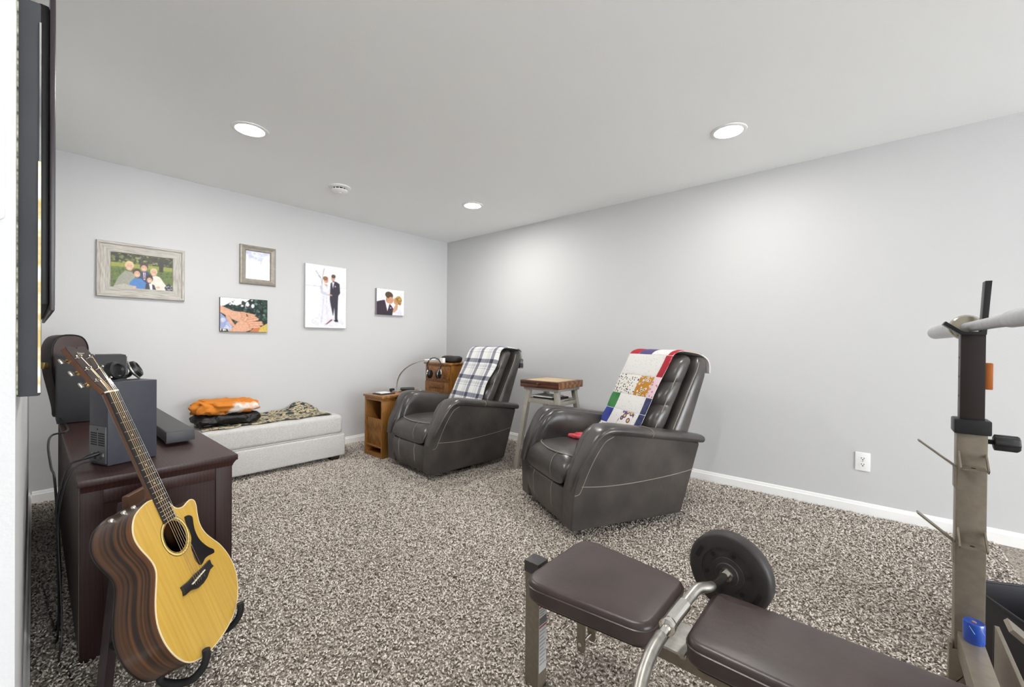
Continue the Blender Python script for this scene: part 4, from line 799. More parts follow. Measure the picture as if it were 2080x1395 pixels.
def drape(path, x0, x1, wob, seed, skew=0.0):
    L = [0]
    for a, b in zip(path[:-1], path[1:]): L.append(L[-1]+(b-a).length)
    L = np.array(L)/L[-1]; ys = [p.y for p in path]; zs = [p.z for p in path]
    def fn(u, v):
        y, z = np.interp(v, L, ys), np.interp(v, L, zs); y2, z2 = np.interp(min(v+0.01, 1), L, ys), np.interp(min(v+0.01, 1), L, zs); y1, z1 = np.interp(max(v-0.01, 0), L, ys), np.interp(max(v-0.01, 0), L, zs)
        tg = V((0, y2-y1, z2-z1)).normalized(); n = V((0, -tg.z, tg.y)); n = n if n.y + n.z > 0 or v < 0.1 else -n
        if v < 0.1 and n.y > 0 and n.z < 0.2: n = -n
        x = x0(v)*(1-u) + x1(v)*u + 0.006*math.sin(v*17+seed) + skew*v
        d = 0.006 + wob*(mnoise.noise(V((x*9, v*6, seed)))+0.6)*(0.3+v); e = max(0, abs(x)-0.225)
        return V((x, y, z)) + n*d - V((0, 0.9*e, 0.35*e))*(v > 0.25), n
    return fn
def plaid():
    m = bpy.data.materials.new('plaid fleece'); m.use_nodes = True; nt = m.node_tree; N = nt.nodes; L = nt.links; b = N['Principled BSDF']; b.inputs['Roughness'].default_value = 0.95; b.inputs['Sheen Weight'].default_value = 0.2
    uv = N.new('ShaderNodeUVMap'); uv.uv_map = 'uv'; sp = N.new('ShaderNodeSeparateXYZ'); L.new(uv.outputs[0], sp.inputs[0])
    def stripes(out, n, off):
        a = N.new('ShaderNodeMath'); a.operation = 'MULTIPLY_ADD'; a.inputs[1].default_value = n; a.inputs[2].default_value = off; L.new(out, a.inputs[0])
        f = N.new('ShaderNodeMath'); f.operation = 'FRACT'; L.new(a.outputs[0], f.inputs[0])
        r = N.new('ShaderNodeValToRGB'); r.color_ramp.interpolation = 'CONSTANT'; e = r.color_ramp.elements; e[0].position = 0; e[0].color = (0, 0, 0, 1); e[1].position = 0.36; e[1].color = (0.5, 0.5, 0.5, 1)
        for p_, c_ in ((0.60, 0.0), (0.70, 0.14), (0.86, 0.0), (0.93, 0.3), (0.96, 0.0)): q = e.new(p_); q.color = (c_, c_, c_, 1)
        L.new(f.outputs[0], r.inputs[0]); return r.outputs[0]
    s1 = stripes(sp.outputs[0], 2.9, 0.15); s2 = stripes(sp.outputs[1], 5.8, 0.3)
    ad = N.new('ShaderNodeMath'); ad.operation = 'ADD'; L.new(s1, ad.inputs[0]); L.new(s2, ad.inputs[1])
    r = N.new('ShaderNodeValToRGB'); e = r.color_ramp.elements; e[0].position = 0; e[0].color = lin((214, 213, 210)); e[1].position = 1; e[1].color = lin((44, 46, 64))
    q = e.new(0.5); q.color = lin((126, 127, 138)); q = e.new(0.2); q.color = lin((186, 187, 190)); q = e.new(0.72); q.color = lin((100, 102, 116))
    L.new(ad.outputs[0], r.inputs[0]); L.new(r.outputs[0], b.inputs['Base Color'])
    n = N.new('ShaderNodeTexNoise'); n.inputs['Scale'].default_value = 260; tc = N.new('ShaderNodeTexCoord'); L.new(tc.outputs['Object'], n.inputs['Vector']); bn = N.new('ShaderNodeBump'); bn.inputs['Strength'].default_value = 0.25; bn.inputs['Distance'].default_value = 0.01; L.new(n.outputs['Fac'], bn.inputs['Height']); L.new(bn.outputs[0], b.inputs['Normal'])
    return m
def at_chair(o, ch, back=True):
    o.location = ch[0]; o.rotation_euler = (0, 0, ch[1])
o = mk('plaid_blanket', cloth(nb(), 30, 70, drape(drape_path(0.50, 0.86), lambda v: -0.255 - 0.0*v + 0.02*v, lambda v: 0.285 - 0.02*v, 0.007, 1.0), 0.006), plaid(), label='white grey and navy plaid fleece blanket draped over a recliner back', cat='blanket')
at_chair(o, CH1)
# patchwork quilt: every patch is its own piece
qfn = drape(drape_path(0.53, 0.92, ((-0.150, 0.492), (-0.105, 0.484))), lambda v: -0.245 + 0.05*v, lambda v: 0.27 + 0.065*v*v, 0.005, 4.0)
def speck(name, base, dots, scale, thr=0.28, col3=None):
    m = bpy.data.materials.new(name); m.use_nodes = True; nt = m.node_tree; N = nt.nodes; L = nt.links; b = N['Principled BSDF']; b.inputs['Roughness'].default_value = 0.9
    tc = N.new('ShaderNodeTexCoord'); v = N.new('ShaderNodeTexVoronoi'); v.inputs['Scale'].default_value = scale; L.new(tc.outputs['Object'], v.inputs['Vector'])
    r = N.new('ShaderNodeValToRGB'); r.color_ramp.interpolation = 'CONSTANT'; e = r.color_ramp.elements; e[0].position = 0; e[0].color = lin(dots); e[1].position = thr; e[1].color = lin(base)
    if col3: q = e.new(thr*0.55); q.color = lin(col3)
    L.new(v.outputs['Distance'], r.inputs[0]); L.new(r.outputs[0], b.inputs['Base Color']); return m
Q = dict(w=speck('white scribble cotton', (226, 224, 222), (196, 190, 196), 60, 0.2), d=speck('dotted cotton', (228, 224, 218), (44, 42, 46), 62, 0.33), g=mat('green quilt cotton', (44, 104, 54), 0.9, col2=(62, 128, 70), nscale=14), b=mat('blue quilt cotton', (40, 52, 128), 0.9, col2=(54, 68, 146), nscale=14),
         n=mat('navy quilt cotton', (40, 48, 84), 0.9, col2=(60, 66, 104), nscale=40), r=mat('red quilt cotton', (168, 36, 50), 0.9), v=mat('violet quilt cotton', (84, 74, 120), 0.9), o=speck('brown and gold print cotton', (190, 130, 44), (92, 60, 40), 34, 0.36, (222, 214, 200)), p=speck('pink striped cotton', (226, 200, 206), (196, 120, 136), 40, 0.3),
         y=speck('yellow and violet print cotton', (232, 226, 222), (226, 182, 80), 22, 0.42, (90, 74, 118)), k=speck('peach print cotton', (230, 206, 194), (150, 100, 80), 45, 0.3))
# rows along the drape (v0, v1, [(u0,u1,key)...]); u runs from the chair's left arm side to its right
ROWS = [(0.0, 0.14, [(0, 0.5, 'w'), (0.5, 1, 'b')]), (0.14, 0.275, [(0, 0.3, 'o'), (0.3, 0.6, 'w'), (0.6, 1, 'k')]),
        (0.275, 0.370, [(0, 0.10, 'r'), (0.10, 0.42, 'w'), (0.42, 0.70, 'v'), (0.70, 1, 'r')]),
        (0.370, 0.525, [(0, 0.12, 'r'), (0.12, 0.92, 'w'), (0.92, 1, 'v')]), (0.525, 0.670, [(0, 0.13, 'p'), (0.13, 0.40, 'o'), (0.40, 1, 'd')]),
        (0.670, 0.785, [(0, 0.12, 'n'), (0.12, 0.66, 'w'), (0.66, 1, 'g')]), (0.785, 0.895, [(0, 0.12, 'n'), (0.12, 0.2, 'w'), (0.2, 0.46, 'y'), (0.46, 0.66, 'w'), (0.66, 1, 'b')]), (0.895, 1.0, [(0, 0.3, 'y'), (0.3, 0.66, 'k'), (0.66, 1, 'd')])]
QT = thing('quilt', 'patchwork quilt with green blue red and printed squares draped over a recliner back', 'quilt', CH2[0], CH2[1])
mk('batting', cloth(nb(), 24, 60, lambda u, v: (qfn(0.01+0.98*u, 0.005+0.99*v)[0], qfn(u, v)[1]), 0.005), mat('quilt lining', (226, 222, 220), 0.95), QT)
for v0, v1, cells in ROWS:
    for u0, u1, key in cells:
        nu = max(3, int((u1-u0)*24)); nv = max(3, int((v1-v0)*60)); g_ = 0.004
        def f(u, v, u0=u0, u1=u1, v0=v0, v1=v1):
            uu = u0+g_+(u1-u0-2*g_)*u; vv = v0+0.002+(v1-v0-0.004)*v; p, n = qfn(uu, vv); puff = 0.0035*(16*u*(1-u)*v*(1-v))**0.3
            return p + n*(0.0045+puff), n
        mk('patch', cloth(nb(), nu, nv, f, 0.002), Q[key], QT)
# red glove on the quilted recliner's seat
pr_ = on_z(1190, 890, 0.474)
t = thing('red_glove', 'crumpled red cloth lying on the seat of the quilt covered recliner', 'cloth', matrix=Matrix.Translation(pr_) @ Matrix.Rotation(CH2[1]+0.5, 4, 'Z'))
M_RED = mat('red cotton', (190, 62, 72), 0.85, col2=(206, 84, 92), nscale=20)
mk('fold', soft(nb(), (0.0, 0.0, 0.0), 0.075, 0.040, 0.036, 0.9, 0.012, 22, 4, 32, 14), M_RED, t)
mk('fold', soft(nb(), (0.055, 0.035, 0.0), 0.06, 0.026, 0.028, 0.9, 0.010, 22, 9, 32, 14), M_RED, t)

# ------------------------------------------------------------------ bar stool with a display box
SXc, SYc, SZ = 3.015, 2.145, 0.735
t = thing('bar_stool', 'greige painted wooden bar stool between the two recliners', 'stool', (SXc, SYc, 0))
hwx, hwy = 0.165, 0.185
mk('seat', bx(-hwx, hwx, -hwy, hwy, SZ-0.024, SZ), M_GREYW, t, bevel=0.003)
for sx in (-1, 1):
    for sy in (-1, 1): mk('leg', beam(nb(), (sx*(hwx+0.045), sy*(hwy+0.045), 0), (sx*(hwx-0.035), sy*(hwy-0.035), SZ-0.022), 0.042, 0.042, up=(1, 0, 0), w2=0.040, d2=0.040), M_GREYW, t, bevel=0.003)
def ins(z): return 0.045 - 0.08*z/(SZ-0.022)
for z in (0.20, 0.615):
    k = ins(z)
    for s_ in (-1, 1):
        mk('stretcher', beam(nb(), (s_*(hwx+k), -(hwy+k), z), (s_*(hwx+k), hwy+k, z), 0.026, 0.034), M_GREYW, t, bevel=0.002)
        mk('stretcher', beam(nb(), (-(hwx+k), s_*(hwy+k), z-0.01), (hwx+k, s_*(hwy+k), z-0.01), 0.026, 0.034), M_GREYW, t, bevel=0.002)
mk('shelf_board', bx(-0.14, 0.14, -0.16, 0.16, 0.628, 0.634), M_GREYW, t)
mk('magazine', bx(SXc-0.10, SXc+0.09, SYc-0.12, SYc+0.13, 0.634, 0.650), M_BLACK, label='black folder lying on the rack under the bar stool seat', cat='folder', bevel=0.002)
mk('magazine', bx(SXc-0.12, SXc+0.06, SYc-0.09, SYc+0.14, 0.650, 0.660), mat('paper', (226, 226, 228), 0.8), label='white magazine lying on the black folder under the stool seat', cat='magazine', bevel=0.001)
M_CED = mat('reddish cedar', (66, 34, 21), 0.35, col2=(90, 50, 30), wave=(4, 6), stretch=(8, 1.2, 8), coat=0.3); M_CEDY = mat('pale cedar end', (150, 100, 50), 0.35, col2=(104, 60, 32), wave=(4, 6), stretch=(1.2, 8, 8), coat=0.3)
t = thing('display_box', 'reddish wooden display box with pale inlaid lid on the bar stool', 'wooden box', (SXc, SYc, SZ))
bw, bd = 0.19, 0.205
mk('tray', bx(-bw, bw, -bd, bd, 0.0, 0.030), [M_CED], t, bevel=0.004)
li = mk('lid', bx(-bw, bw, -bd, bd, 0.033, 0.060), M_CED, t, bevel=0.004)
mk('lid_inlay', bx(-bw+0.035, bw-0.035, -bd+0.035, bd-0.035, 0.0595, 0.0612), mat('pale inlay', (206, 182, 140), 0.4, col2=(190, 160, 112), nscale=8), li)
for y in (-bd-0.0006, ): mk('end_grain', bx(-bw+0.004, bw-0.004, y, y+0.002, 0.003, 0.057), M_CEDY, t)
mk('seam_bead', bx(-bw+0.004, bw-0.004, -bd+0.004, bd-0.004, 0.029, 0.034), M_CED, t)
mk('knob', lathe(nb(), [(0.005, 0), (0.006, 0.008), (0.012, 0.014), (0.011, 0.022), (0.001, 0.026)], 16, Matrix.Translation((-bw, 0.0, 0.034)) @ Matrix.Rotation(-PI/2, 4, 'Y')), mat('antique brass', (110, 92, 70), 0.3, 0.8), t)

# ------------------------------------------------------------------ weight bench in the foreground (top of the pads 0.45 m above the floor)
PZ = 0.450; BCX = 1.100
t = thing('weight_bench', 'taupe steel weight bench with two dark brown padded sections', 'weight bench', (BCX, 0.3, 0))
def vpad(name, poly, r=0.045, rr=None):
    pl = rpoly(poly, rr or r, 6)
    p = mk(name, pad(nb(), pl, PZ-0.062, PZ-0.002, 0.016, crown=0.004, k=5), M_VINYL, t, W=True)
    mk('piping', tube(nb(), [(x, y, PZ-0.020) for x, y in pl], 0.003, 6, closed=True), M_VINYL, p, W=True)
    mk('pad_board', prism(nb(), inset(pl, 0.02), PZ-0.072, PZ-0.060), M_BLACKM, p, W=True)
vpad('seat_pad', [(0.962, 0.395), (1.240, 0.395), (1.276, 0.762), (0.920, 0.762)], rr=[0.05, 0.05, 0.07, 0.07])
vpad('back_pad', [(0.985, -0.62), (1.235, -0.62), (1.252, 0.325), (0.985, 0.325)])
mk('main_beam', bx(1.065, 1.115, -0.55, 0.858, PZ-0.135, PZ-0.073), M_TUBE, t, W=True, bevel=0.004)
mk('end_cap', bx(1.062, 1.117, 0.802, 0.860, PZ-0.074, PZ-0.036), mat('dark grey cap', (62, 60, 60), 0.5), t, W=True, bevel=0.003)
lg = mk('front_leg', bx(1.066, 1.113, 0.802, 0.857, 0.0, PZ-0.074), M_TUBE, t, W=True, bevel=0.004)
# warning label on the leg
st = mk('warning_label', bx(1.070, 1.109, 0.8008, 0.8022, 0.06, 0.285), mat('sticker white', (196, 196, 194), 0.5), lg, W=True)
for z0, z1, cc in ((0.270, 0.276, (150, 46, 44)), (0.214, 0.238, (98, 98, 102)), (0.205, 0.210, (150, 46, 44))):
    mk('label_band', bx(1.0702, 1.1088, 0.8004, 0.8012, z0, z1), mat('sticker %d %d' % (cc[0], cc[1]), cc, 0.5), st, W=True)
for k in range(13):
    z = (0.262-k*0.008) if k < 3 else (0.195-(k-3)*0.012); mk('label_line', bx(1.073, 1.106-0.006*(k % 3), 0.8004, 0.8010, z-0.0022, z+0.0012), mat('sticker print', (140, 140, 142), 0.6), st, W=True)
b = nb(); prism(b, [(0.802, 0.315), (0.802, 0.377), (0.72, 0.377)], 1.088, 1.093, Matrix(((0, 0, 1, 0), (1, 0, 0, 0), (0, 1, 0, 0), (0, 0, 0, 1)))); mk('gusset', b, M_TUBE, t, W=True)
K = Matrix.Translation((1.092, 0.802, 0.312)) @ Matrix.Rotation(PI/2, 4, 'X')
def knob_mesh(Mx, r=0.020, L_=0.036):
    prof = []; bm = nb(); rings = []
    for z, k in ((0.012, 0.75), (0.014, 1), (L_, 1), (L_+0.004, 0.85)):
        rings.append([Mx @ V((r*k*(1+0.06*math.cos(8*a))*math.cos(a), r*k*(1+0.06*math.cos(8*a))*math.sin(a), z)) for a in np.linspace(0, 2*PI, 49)[:-1]])
    loft(bm, rings); lathe(bm, [(0.006, 0), (0.006, 0.013)], 12, Mx); return bm
mk('adjustment_knob', knob_mesh(K), M_BLACK, t, W=True)
hp_ = rpoly([(0.0, 0.0), (0.026, 0.0), (0.026, -0.14), (0.0, -0.14)], 0.012)
for x in (1.058, 1.118): mk('hanger_plate', prism(nb(), [(0.625+a, 0.36+b_) for a, b_ in hp_], x-0.003, x+0.003, Matrix(((0, 0, 1, 0), (1, 0, 0, 0), (0, 1, 0, 0), (0, 0, 0, 1)))), M_TUBE, t, W=True)
mk('hanger_pin', tube(nb(), [(1.05, 0.638, 0.245), (1.126, 0.638, 0.245)], 0.006, 10), M_CHROME, t, W=True)
for y in (0.37, 0.30): mk('bolt_head', lathe(nb(), [(0.001, 0), (0.011, 0), (0.011, 0.004), (0.006, 0.008), (0.001, 0.009)], 14, Matrix.Translation((1.0655, y-0.02, 0.352)) @ Matrix.Rotation(-PI/2, 4, 'Y')), M_STEEL, t, W=True)
mk('pad_bracket', bx(1.03, 1.15, 0.335, 0.385, PZ-0.078, PZ-0.072), M_STEEL, t, W=True)
mk('rear_leg', bx(1.066, 1.113, -0.55, -0.50, 0.0, PZ-0.12), M_TUBE, t, W=True, bevel=0.004)
# rack: cross tubes and uprights
UX, UY = 1.595, -0.196
for x in (UX-0.025, 2*BCX-UX-0.025):
    u_ = mk('upright', bx(x, x+0.05, UY-0.027, UY+0.027, 0.0, 0.915), M_TUBE, t, W=True, bevel=0.003)
    mk('upright_collar', bx(x-0.006, x+0.056, UY-0.033, UY+0.033, 0.905, 0.942), M_BLACK, t, W=True, bevel=0.004)
    ip = mk('inner_post', bx(x+0.005, x+0.045, UY-0.022, UY+0.022, 0.90, 1.160), mat('dark brown steel', (44, 37, 35), 0.4, 0.3), t, W=True, bevel=0.002)
    for z in (1.0, 1.05, 1.10): mk('adjustment_hole', lathe(nb(), [(0.001, 0), (0.003, 0), (0.003, 0.001), (0.001, 0.001)], 10, Matrix.Translation((x+0.025, UY+0.0215, z)) @ Matrix.Rotation(-PI/2, 4, 'X')), M_BLACKM, ip, W=True)
    mk('bar_cradle', loft(nb(), [[V((x-0.002+dx, UY+y_, 1.165+z_)) for y_, z_ in ((0.055, 0.022), (0.022, -0.006), (-0.022, -0.006), (-0.030, 0.13), (-0.018, 0.13), (-0.012, 0.002), (0.018, 0.002), (0.05, 0.030))] for dx in (0.0, 0.036)]), M_BLACK, t, W=True, bevel=0.001)
    mk('reflector_block', bx(x+0.012, x+0.030, UY-0.036, UY-0.022, 1.020, 1.088), mat('amber plastic', (176, 98, 34), 0.35), t, W=True, bevel=0.003, label='amber plastic block on the upright')
    mk('adjustment_knob', knob_mesh(Matrix.Translation((x+0.022, UY-0.026, 0.888)) @ Matrix.Rotation(PI/2, 4, 'X') , 0.019, 0.052), M_BLACK, t, W=True)
    for z in (0.822, 0.625):        # plate storage hooks on two faces of the upright
        b = nb(); pth = [(-0.004, 0.034), (-0.038, 0.0), (-0.038, 0.0)]
        beam(b, (x-0.001, UY+0.001, z), (x-0.040, UY+0.001, z-0.001), 0.046, 0.003, up=(0, 0, 1))
        for s_ in (-1, 1): beam(b, (x-0.002, UY+s_*0.0235, z+0.034), (x-0.040, UY+s_*0.0235, z-0.001), 0.012, 0.003, up=(0, 1, 0))
        hk = mk('storage_hook', b, M_TUBE, t, W=True, smooth=False)
        mk('bolt_hole', lathe(nb(), [(0.001, 0), (0.0045, 0), (0.0045, 0.0006), (0.001, 0.0006)], 12, Matrix.Translation((x-0.022, UY, z+0.0015))), M_BLACKM, hk, W=True)
        b = nb(); beam(b, (x+0.012, UY+0.029, z-0.005), (x+0.012, UY+0.029, z-0.058), 0.026, 0.005, up=(0, 1, 0)); beam(b, (x+0.012, UY+0.030, z-0.004), (x+0.012, UY+0.098, z+0.052), 0.022, 0.004, up=(0, 0, 1))
        mk('storage_peg', b, M_TUBE, t, W=True, smooth=False)
    mk('upright_foot', bx(x-0.01, x+0.06, UY-0.30, UY+0.12, 0.0, 0.045), M_TUBE, t, W=True, bevel=0.004)
    b = nb(); box(b, x-0.006, x+0.0, UY-0.027, UY+0.036, 0.24, 0.345); box(b, x-0.006, x+0.03, UY+0.030, UY+0.036, 0.24, 0.36); mk('joint_bracket', b, M_TUBE, t, W=True, bevel=0.002)
    mk('bolt_head', lathe(nb(), [(0.001, 0), (0.012, 0), (0.012, 0.005), (0.001, 0.008)], 14, Matrix.Translation((x-0.006, UY+0.0, 0.30)) @ Matrix.Rotation(-PI/2, 4, 'Y')), M_STEEL, t, W=True)
mk('cross_tube', bx(0.625, UX-0.026, UY-0.022, UY+0.022, 0.338, 0.395), M_TUBE, t, W=True, bevel=0.003)
mk('cross_plate', bx(0.50, UX+0.11, UY-0.071, UY-0.062, 0.20, 0.376), M_TUBE, t, W=True, bevel=0.002)
mk('plate_end_plug', bx(UX+0.109, UX+0.115, UY-0.072, UY-0.061, 0.205, 0.372), M_BLACK, t, W=True)

# blue roll on the cross tube
q = V((1.535, UY-0.003, 0.395))
t = thing('tape_roll', 'blue shrink-wrapped roll standing on the cross tube beside the bench upright', 'roll', q)
M_BLUE = mat('blue film', (24, 62, 150), 0.28, col2=(34, 78, 168), nscale=25, coat=0.4)
mk('wound_film', lathe(nb(), [(0.001, 0.0), (0.0185, 0.0), (0.0195, 0.003), (0.0195, 0.047), (0.018, 0.050), (0.008, 0.049), (0.001, 0.049)], 28), M_BLUE, t)
mk('core', lathe(nb(), [(0.0045, 0.0485), (0.0045, 0.0505), (0.001, 0.0505)], 12), mat('core board', (150, 110, 120), 0.6), t)
for a in (2.6, 3.6): mk('film_seam', tube(nb(), [(0.0197*math.cos(a+0.5*k), 0.0197*math.sin(a+0.5*k), 0.044-0.016*k) for k in (0, 0.5, 1)], 0.0006, 5), mat('pale film edge', (150, 176, 214), 0.4), t)

# barbell in the cradles
M_BAR = mat('grey barbell steel', (170, 170, 172), 0.4, 0.75, col2=(186, 186, 188), nscale=30)
bz = 1.181; by = UY+0.002
t = thing('barbell', 'grey steel barbell resting on the bench upright', 'barbell', (UX, by, bz))
RX = Matrix.Translation((0, by, bz)) @ Matrix.Rotation(PI/2, 4, 'Y')
mk('shaft', lathe(nb(), [(0.001, 0.45), (0.0125, 0.45), (0.0125, 1.66), (0.001, 1.66)], 20, RX), M_BAR, t, W=True)
mk('grip_section', lathe(nb(), [(0.0128, 0.50), (0.0155, 0.505), (0.0155, 1.175), (0.0128, 1.185)], 20, RX), M_BAR, t, W=True)
mk('collar', lathe(nb(), [(0.012, 1.655), (0.030, 1.657), (0.034, 1.665), (0.034, 1.685), (0.030, 1.695), (0.024, 1.697)], 32, RX), mat('brushed collar', (196, 188, 170), 0.25, 1.0), t, W=True)
mk('sleeve', lathe(nb(), [(0.001, 1.66), (0.0245, 1.66), (0.0245, 2.38), (0.020, 2.41), (0.010, 2.425), (0.001, 2.43)], 28, RX), M_BAR, t, W=True)

# curl bar lying between the pads, with a plate at its far end
cz = 0.466
t = thing('curl_bar', 'chrome curl bar lying across the bench between the two pads', 'curl bar', (1.0, 0.35, cz))
def P3(x, y, dz=0.0): return (x, y, cz+dz)
mk('bar', tube(nb(), smoothp([P3(1.36, 0.303), P3(1.30, 0.311), P3(1.235, 0.322), P3(1.20, 0.330, 0.004), P3(1.165, 0.345, 0.010), P3(1.12, 0.352, 0.004), P3(1.03, 0.356), P3(0.94, 0.355), P3(0.87, 0.350, 0.004), P3(0.80, 0.340, 0.0), P3(0.72, 0.322, -0.006), P3(0.60, 0.315, -0.004), P3(0.52, 0.315)], 6), 0.0112, 16), M_CHROME, t, W=True)
mk('knurled_grip', tube(nb(), smoothp([P3(1.222, 0.324, 0.001), P3(1.20, 0.330, 0.004), P3(1.165, 0.345, 0.010), P3(1.125, 0.3515, 0.005), P3(1.085, 0.354, 0.002)], 6), [0.0117, 0.012, 0.0125, 0.013, 0.0132, 0.0134, 0.0135] + [0.0136]*18, 16), M_STEEL, t, W=True)
mk('knurled_grip', tube(nb(), smoothp([P3(0.935, 0.355, 0.0), P3(0.87, 0.350, 0.004), P3(0.80, 0.340, 0.0), P3(0.72, 0.322, -0.006), P3(0.66, 0.317, -0.005)], 6), 0.0136, 16), M_STEEL, t, W=True)
mk('center_sleeve', tube(nb(), [P3(1.085, 0.354, 0.001), P3(1.083, 0.354, 0.001), P3(1.02, 0.3562), P3(0.985, 0.356), P3(0.983, 0.356)], [0.012, 0.0175, 0.0175, 0.0175, 0.012], 20), M_CHROME, t, W=True)
mk('sleeve_ring', tube(nb(), [P3(0.990, 0.356), P3(0.984, 0.356), P3(0.972, 0.356), P3(0.968, 0.356)], [0.0175, 0.0192, 0.0192, 0.0125], 20), M_CHROME, t, W=True)
MP = Matrix.Translation((1.312, 0.309, cz)) @ Matrix.Rotation(math.radians(-7), 4, 'Z') @ Matrix.Rotation(PI/2, 4, 'Y')
t = thing('weight_plate', 'round black vinyl weight plate on the far end of the curl bar', 'weight plate', matrix=MP)
R = 0.113
mk('disc', lathe(nb(), [(0.0125, -0.004), (0.030, -0.004), (0.032, -0.001), (0.045, 0.0), (0.046, 0.0025), (0.072, 0.003), (0.0725, 0.0005), (R-0.010, 0.0), (R-0.003, 0.004), (R, 0.010), (R, 0.036), (R-0.004, 0.042), (R-0.012, 0.045), (0.0125, 0.045)], 72, cap=False), M_VPLATE, t)
for k in range(6):
    a = 2*PI*k/6+0.3; mk('filler_hole', lathe(nb(), [(0.001, 0.0), (0.0062, 0.0), (0.0062, 0.0035), (0.001, 0.0035)], 14, Matrix.Translation((0.059*math.cos(a), 0.059*math.sin(a), -0.0012))), M_BLACKM, t)
for a in (0.45, 0.45+PI):
    mk('grip_recess', prism(nb(), rpoly([(0.082, -0.020), (0.094, -0.018), (0.094, 0.018), (0.082, 0.020)], 0.003), -0.0006, 0.004, Matrix.Rotation(a+PI/2, 4, 'Z')), M_BLACKM, t)
mk('bushing', lathe(nb(), [(0.0118, -0.010), (0.0175, -0.010), (0.019, -0.006), (0.019, -0.002), (0.0118, -0.002)], 24), M_CHROME, t)

# black bin behind the upright
A_, B_, C_ = V((2.328, -0.357, 0.25)), V((2.121, -0.294, 0.25)), V((1.985, -0.355, 0.25))
ax = V((-0.90, -0.436, 0)).normalized(); ay = V((0.436, -0.90, 0))
ay = V((ax.y, -ax.x, 0)) if V((ax.y, -ax.x, 0)).y < 0 else V((-ax.y, ax.x, 0))
O_ = V((2.30, -0.262, 0)); MB_ = Matrix.Identity(4)
for i, a in enumerate((ax, ay, V((0, 0, 1)))):
    for j in range(3): MB_[j][i] = a[j]
MB_.translation = O_
t = thing('storage_bin', 'open black storage bin on the carpet behind the bench upright', 'bin', matrix=MB_)
M_BIN = mat('black bin', (26, 24, 30), 0.5); M_BINF = mat('brown bin front', (74, 66, 58), 0.7, col2=(60, 53, 48), nscale=20, stretch=(2, 2, 12))
bl, bd2, bh, tk = 0.36, 0.42, 0.25, 0.010
mk('bottom', bx(0, bl, 0, bd2, 0.0, 0.012), M_BIN, t)
mk('side_wall', bx(0, bl, 0, tk, 0.0, bh), M_BIN, t, bevel=0.002)
mk('side_wall', bx(0, bl, bd2-tk, bd2, 0.0, bh), M_BINF, t, bevel=0.002)
mk('end_wall', bx(0, tk, tk, bd2-tk, 0.0, bh), M_BIN, t, bevel=0.002)
mk('end_wall', bx(bl-tk, bl, tk, bd2-tk, 0.0, bh), M_BINF, t, bevel=0.002)
mk('rim', tube(nb(), [(0, 0, bh), (bl, 0, bh), (bl, bd2, bh), (0, bd2, bh)], 0.006, 8, closed=True), M_BIN, t)
qq = MB_ @ V((0.25, 0.2, 0.02))
mk('exercise_strap', tube(nb(), smoothp([MB_ @ V((0.30, 0.12, 0.02)), MB_ @ V((0.24, 0.16, 0.12)), MB_ @ V((0.28, 0.2, 0.19)), MB_ @ V((0.2, 0.28, 0.16)), MB_ @ V((0.15, 0.3, 0.02))], 6), 0.008, 8), mat('pale blue strap', (150, 176, 190), 0.6), label='pale blue rubber strap lying inside the black bin', cat='strap')

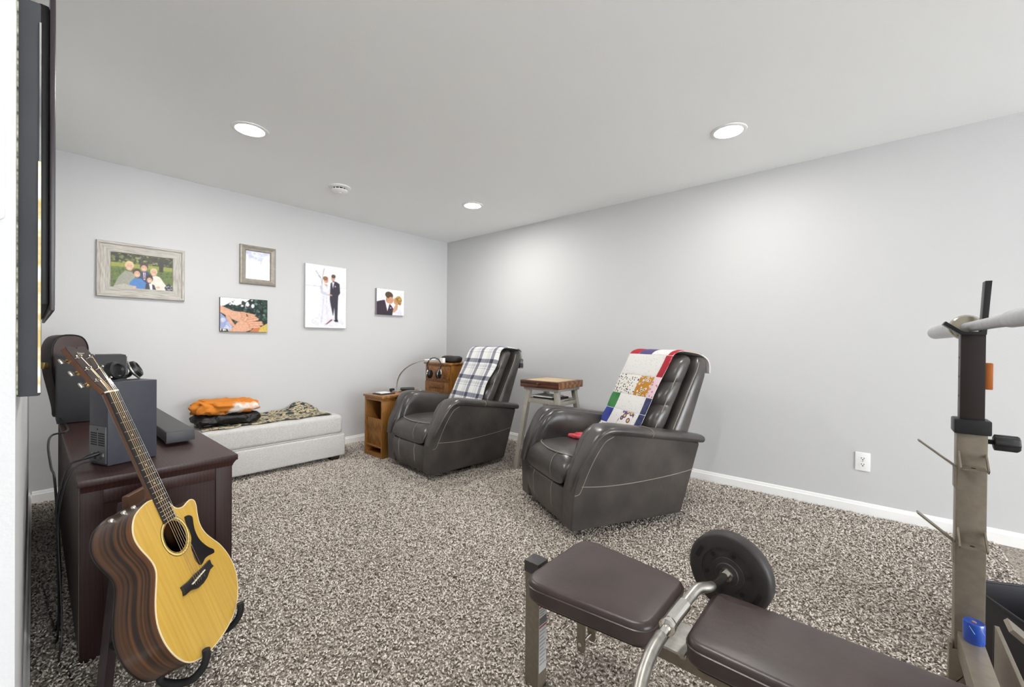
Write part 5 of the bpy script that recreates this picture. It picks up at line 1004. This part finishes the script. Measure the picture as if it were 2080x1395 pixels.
# ------------------------------------------------------------------ carpet pile: too many tufts to count, one object
def pile():
    per = 11500; X0, X1, Y0, Y1 = XL+0.016, XR-0.014, -0.55, YB-0.014
    n = int(per*(X1-X0)*(Y1-Y0)); x = rng.uniform(X0, X1, n); y = rng.uniform(Y0, Y1, n)
    fwd = x*_fw.x + y*_fw.y; lat = x*_rt.x + y*_rt.y        # keep the part of the floor the room's view can reach, with a margin
    k = (fwd > 0.9) & (np.abs(lat) < fwd*1.5+0.3); x, y = x[k], y[k]; n = len(x)
    az = rng.uniform(0, 2*PI, n); el = rng.uniform(0.12, 0.95, n); L = rng.uniform(0.012, 0.021, n); r = rng.uniform(0.0026, 0.0040, n)
    d = np.stack([np.cos(az)*np.cos(el), np.sin(az)*np.cos(el), np.sin(el)], 1); s1 = np.stack([-np.sin(az), np.cos(az), 0*az], 1); s2 = np.cross(d, s1)
    c = np.stack([x, y, np.sin(el)*L*0.35 + rng.uniform(0.001, 0.0035, n)], 1)
    P = np.empty((n, 6, 3), np.float32)
    P[:, 0] = c - d*L[:, None]*0.5; P[:, 1] = c + d*L[:, None]*0.5
    for i in range(4):
        a = i*PI/2; P[:, 2+i] = c + (s1*math.cos(a) + s2*math.sin(a))*r[:, None] + np.array([0, 0, 0.0012])
    F = []
    for i in range(4):
        j = (i+1) % 4; F += [(0, 2+j, 2+i), (1, 2+i, 2+j)]
    F = np.array(F); idx = (F[None] + 6*np.arange(n)[:, None, None]).reshape(-1)
    me = bpy.data.meshes.new('carpet_pile'); me.vertices.add(6*n); me.vertices.foreach_set('co', P.ravel())
    nt = 8*n; me.loops.add(3*nt); me.loops.foreach_set('vertex_index', idx.astype(np.int32)); me.polygons.add(nt)
    me.polygons.foreach_set('loop_start', np.arange(0, 3*nt, 3, dtype=np.int32)); me.polygons.foreach_set('loop_total', np.full(nt, 3, np.int32))
    me.update(calc_edges=True); me.polygons.foreach_set('use_smooth', np.ones(nt, bool))
    pal = np.array([lin(q)[:3] for q in ((242, 234, 225), (231, 222, 212), (216, 206, 196), (194, 184, 174), (158, 147, 137), (112, 102, 95))]); w_ = [0.2, 0.24, 0.2, 0.16, 0.12, 0.08]
    col = pal[rng.choice(6, n, p=w_)]
    # brushed patches: soft large-scale tone of the yarn lying one way or the other
    g = 0.94 + 0.07*np.sin(x*2.3+1.0+0.8*np.sin(y*1.9))*np.sin(y*2.9+0.6*np.sin(x*2.1)); col = col*g[:, None]
    ca = me.color_attributes.new('yarn', 'FLOAT_COLOR', 'POINT'); cc = np.ones((n, 6, 4), np.float32); cc[..., :3] = col[:, None]; ca.data.foreach_set('color', cc.ravel())
    m = bpy.data.materials.new('carpet yarn'); m.use_nodes = True; a = m.node_tree.nodes.new('ShaderNodeAttribute'); a.attribute_name = 'yarn'; b = m.node_tree.nodes['Principled BSDF']
    b.inputs['Roughness'].default_value = 1.0; b.inputs['Specular IOR Level'].default_value = 0.05; m.node_tree.links.new(a.outputs['Color'], b.inputs['Base Color']); me.materials.append(m)
    o = _link('carpet_pile', me, bpy.data.objects['floor']); prop(o, 'speckled grey brown shag carpet pile', kind='stuff')
pile()
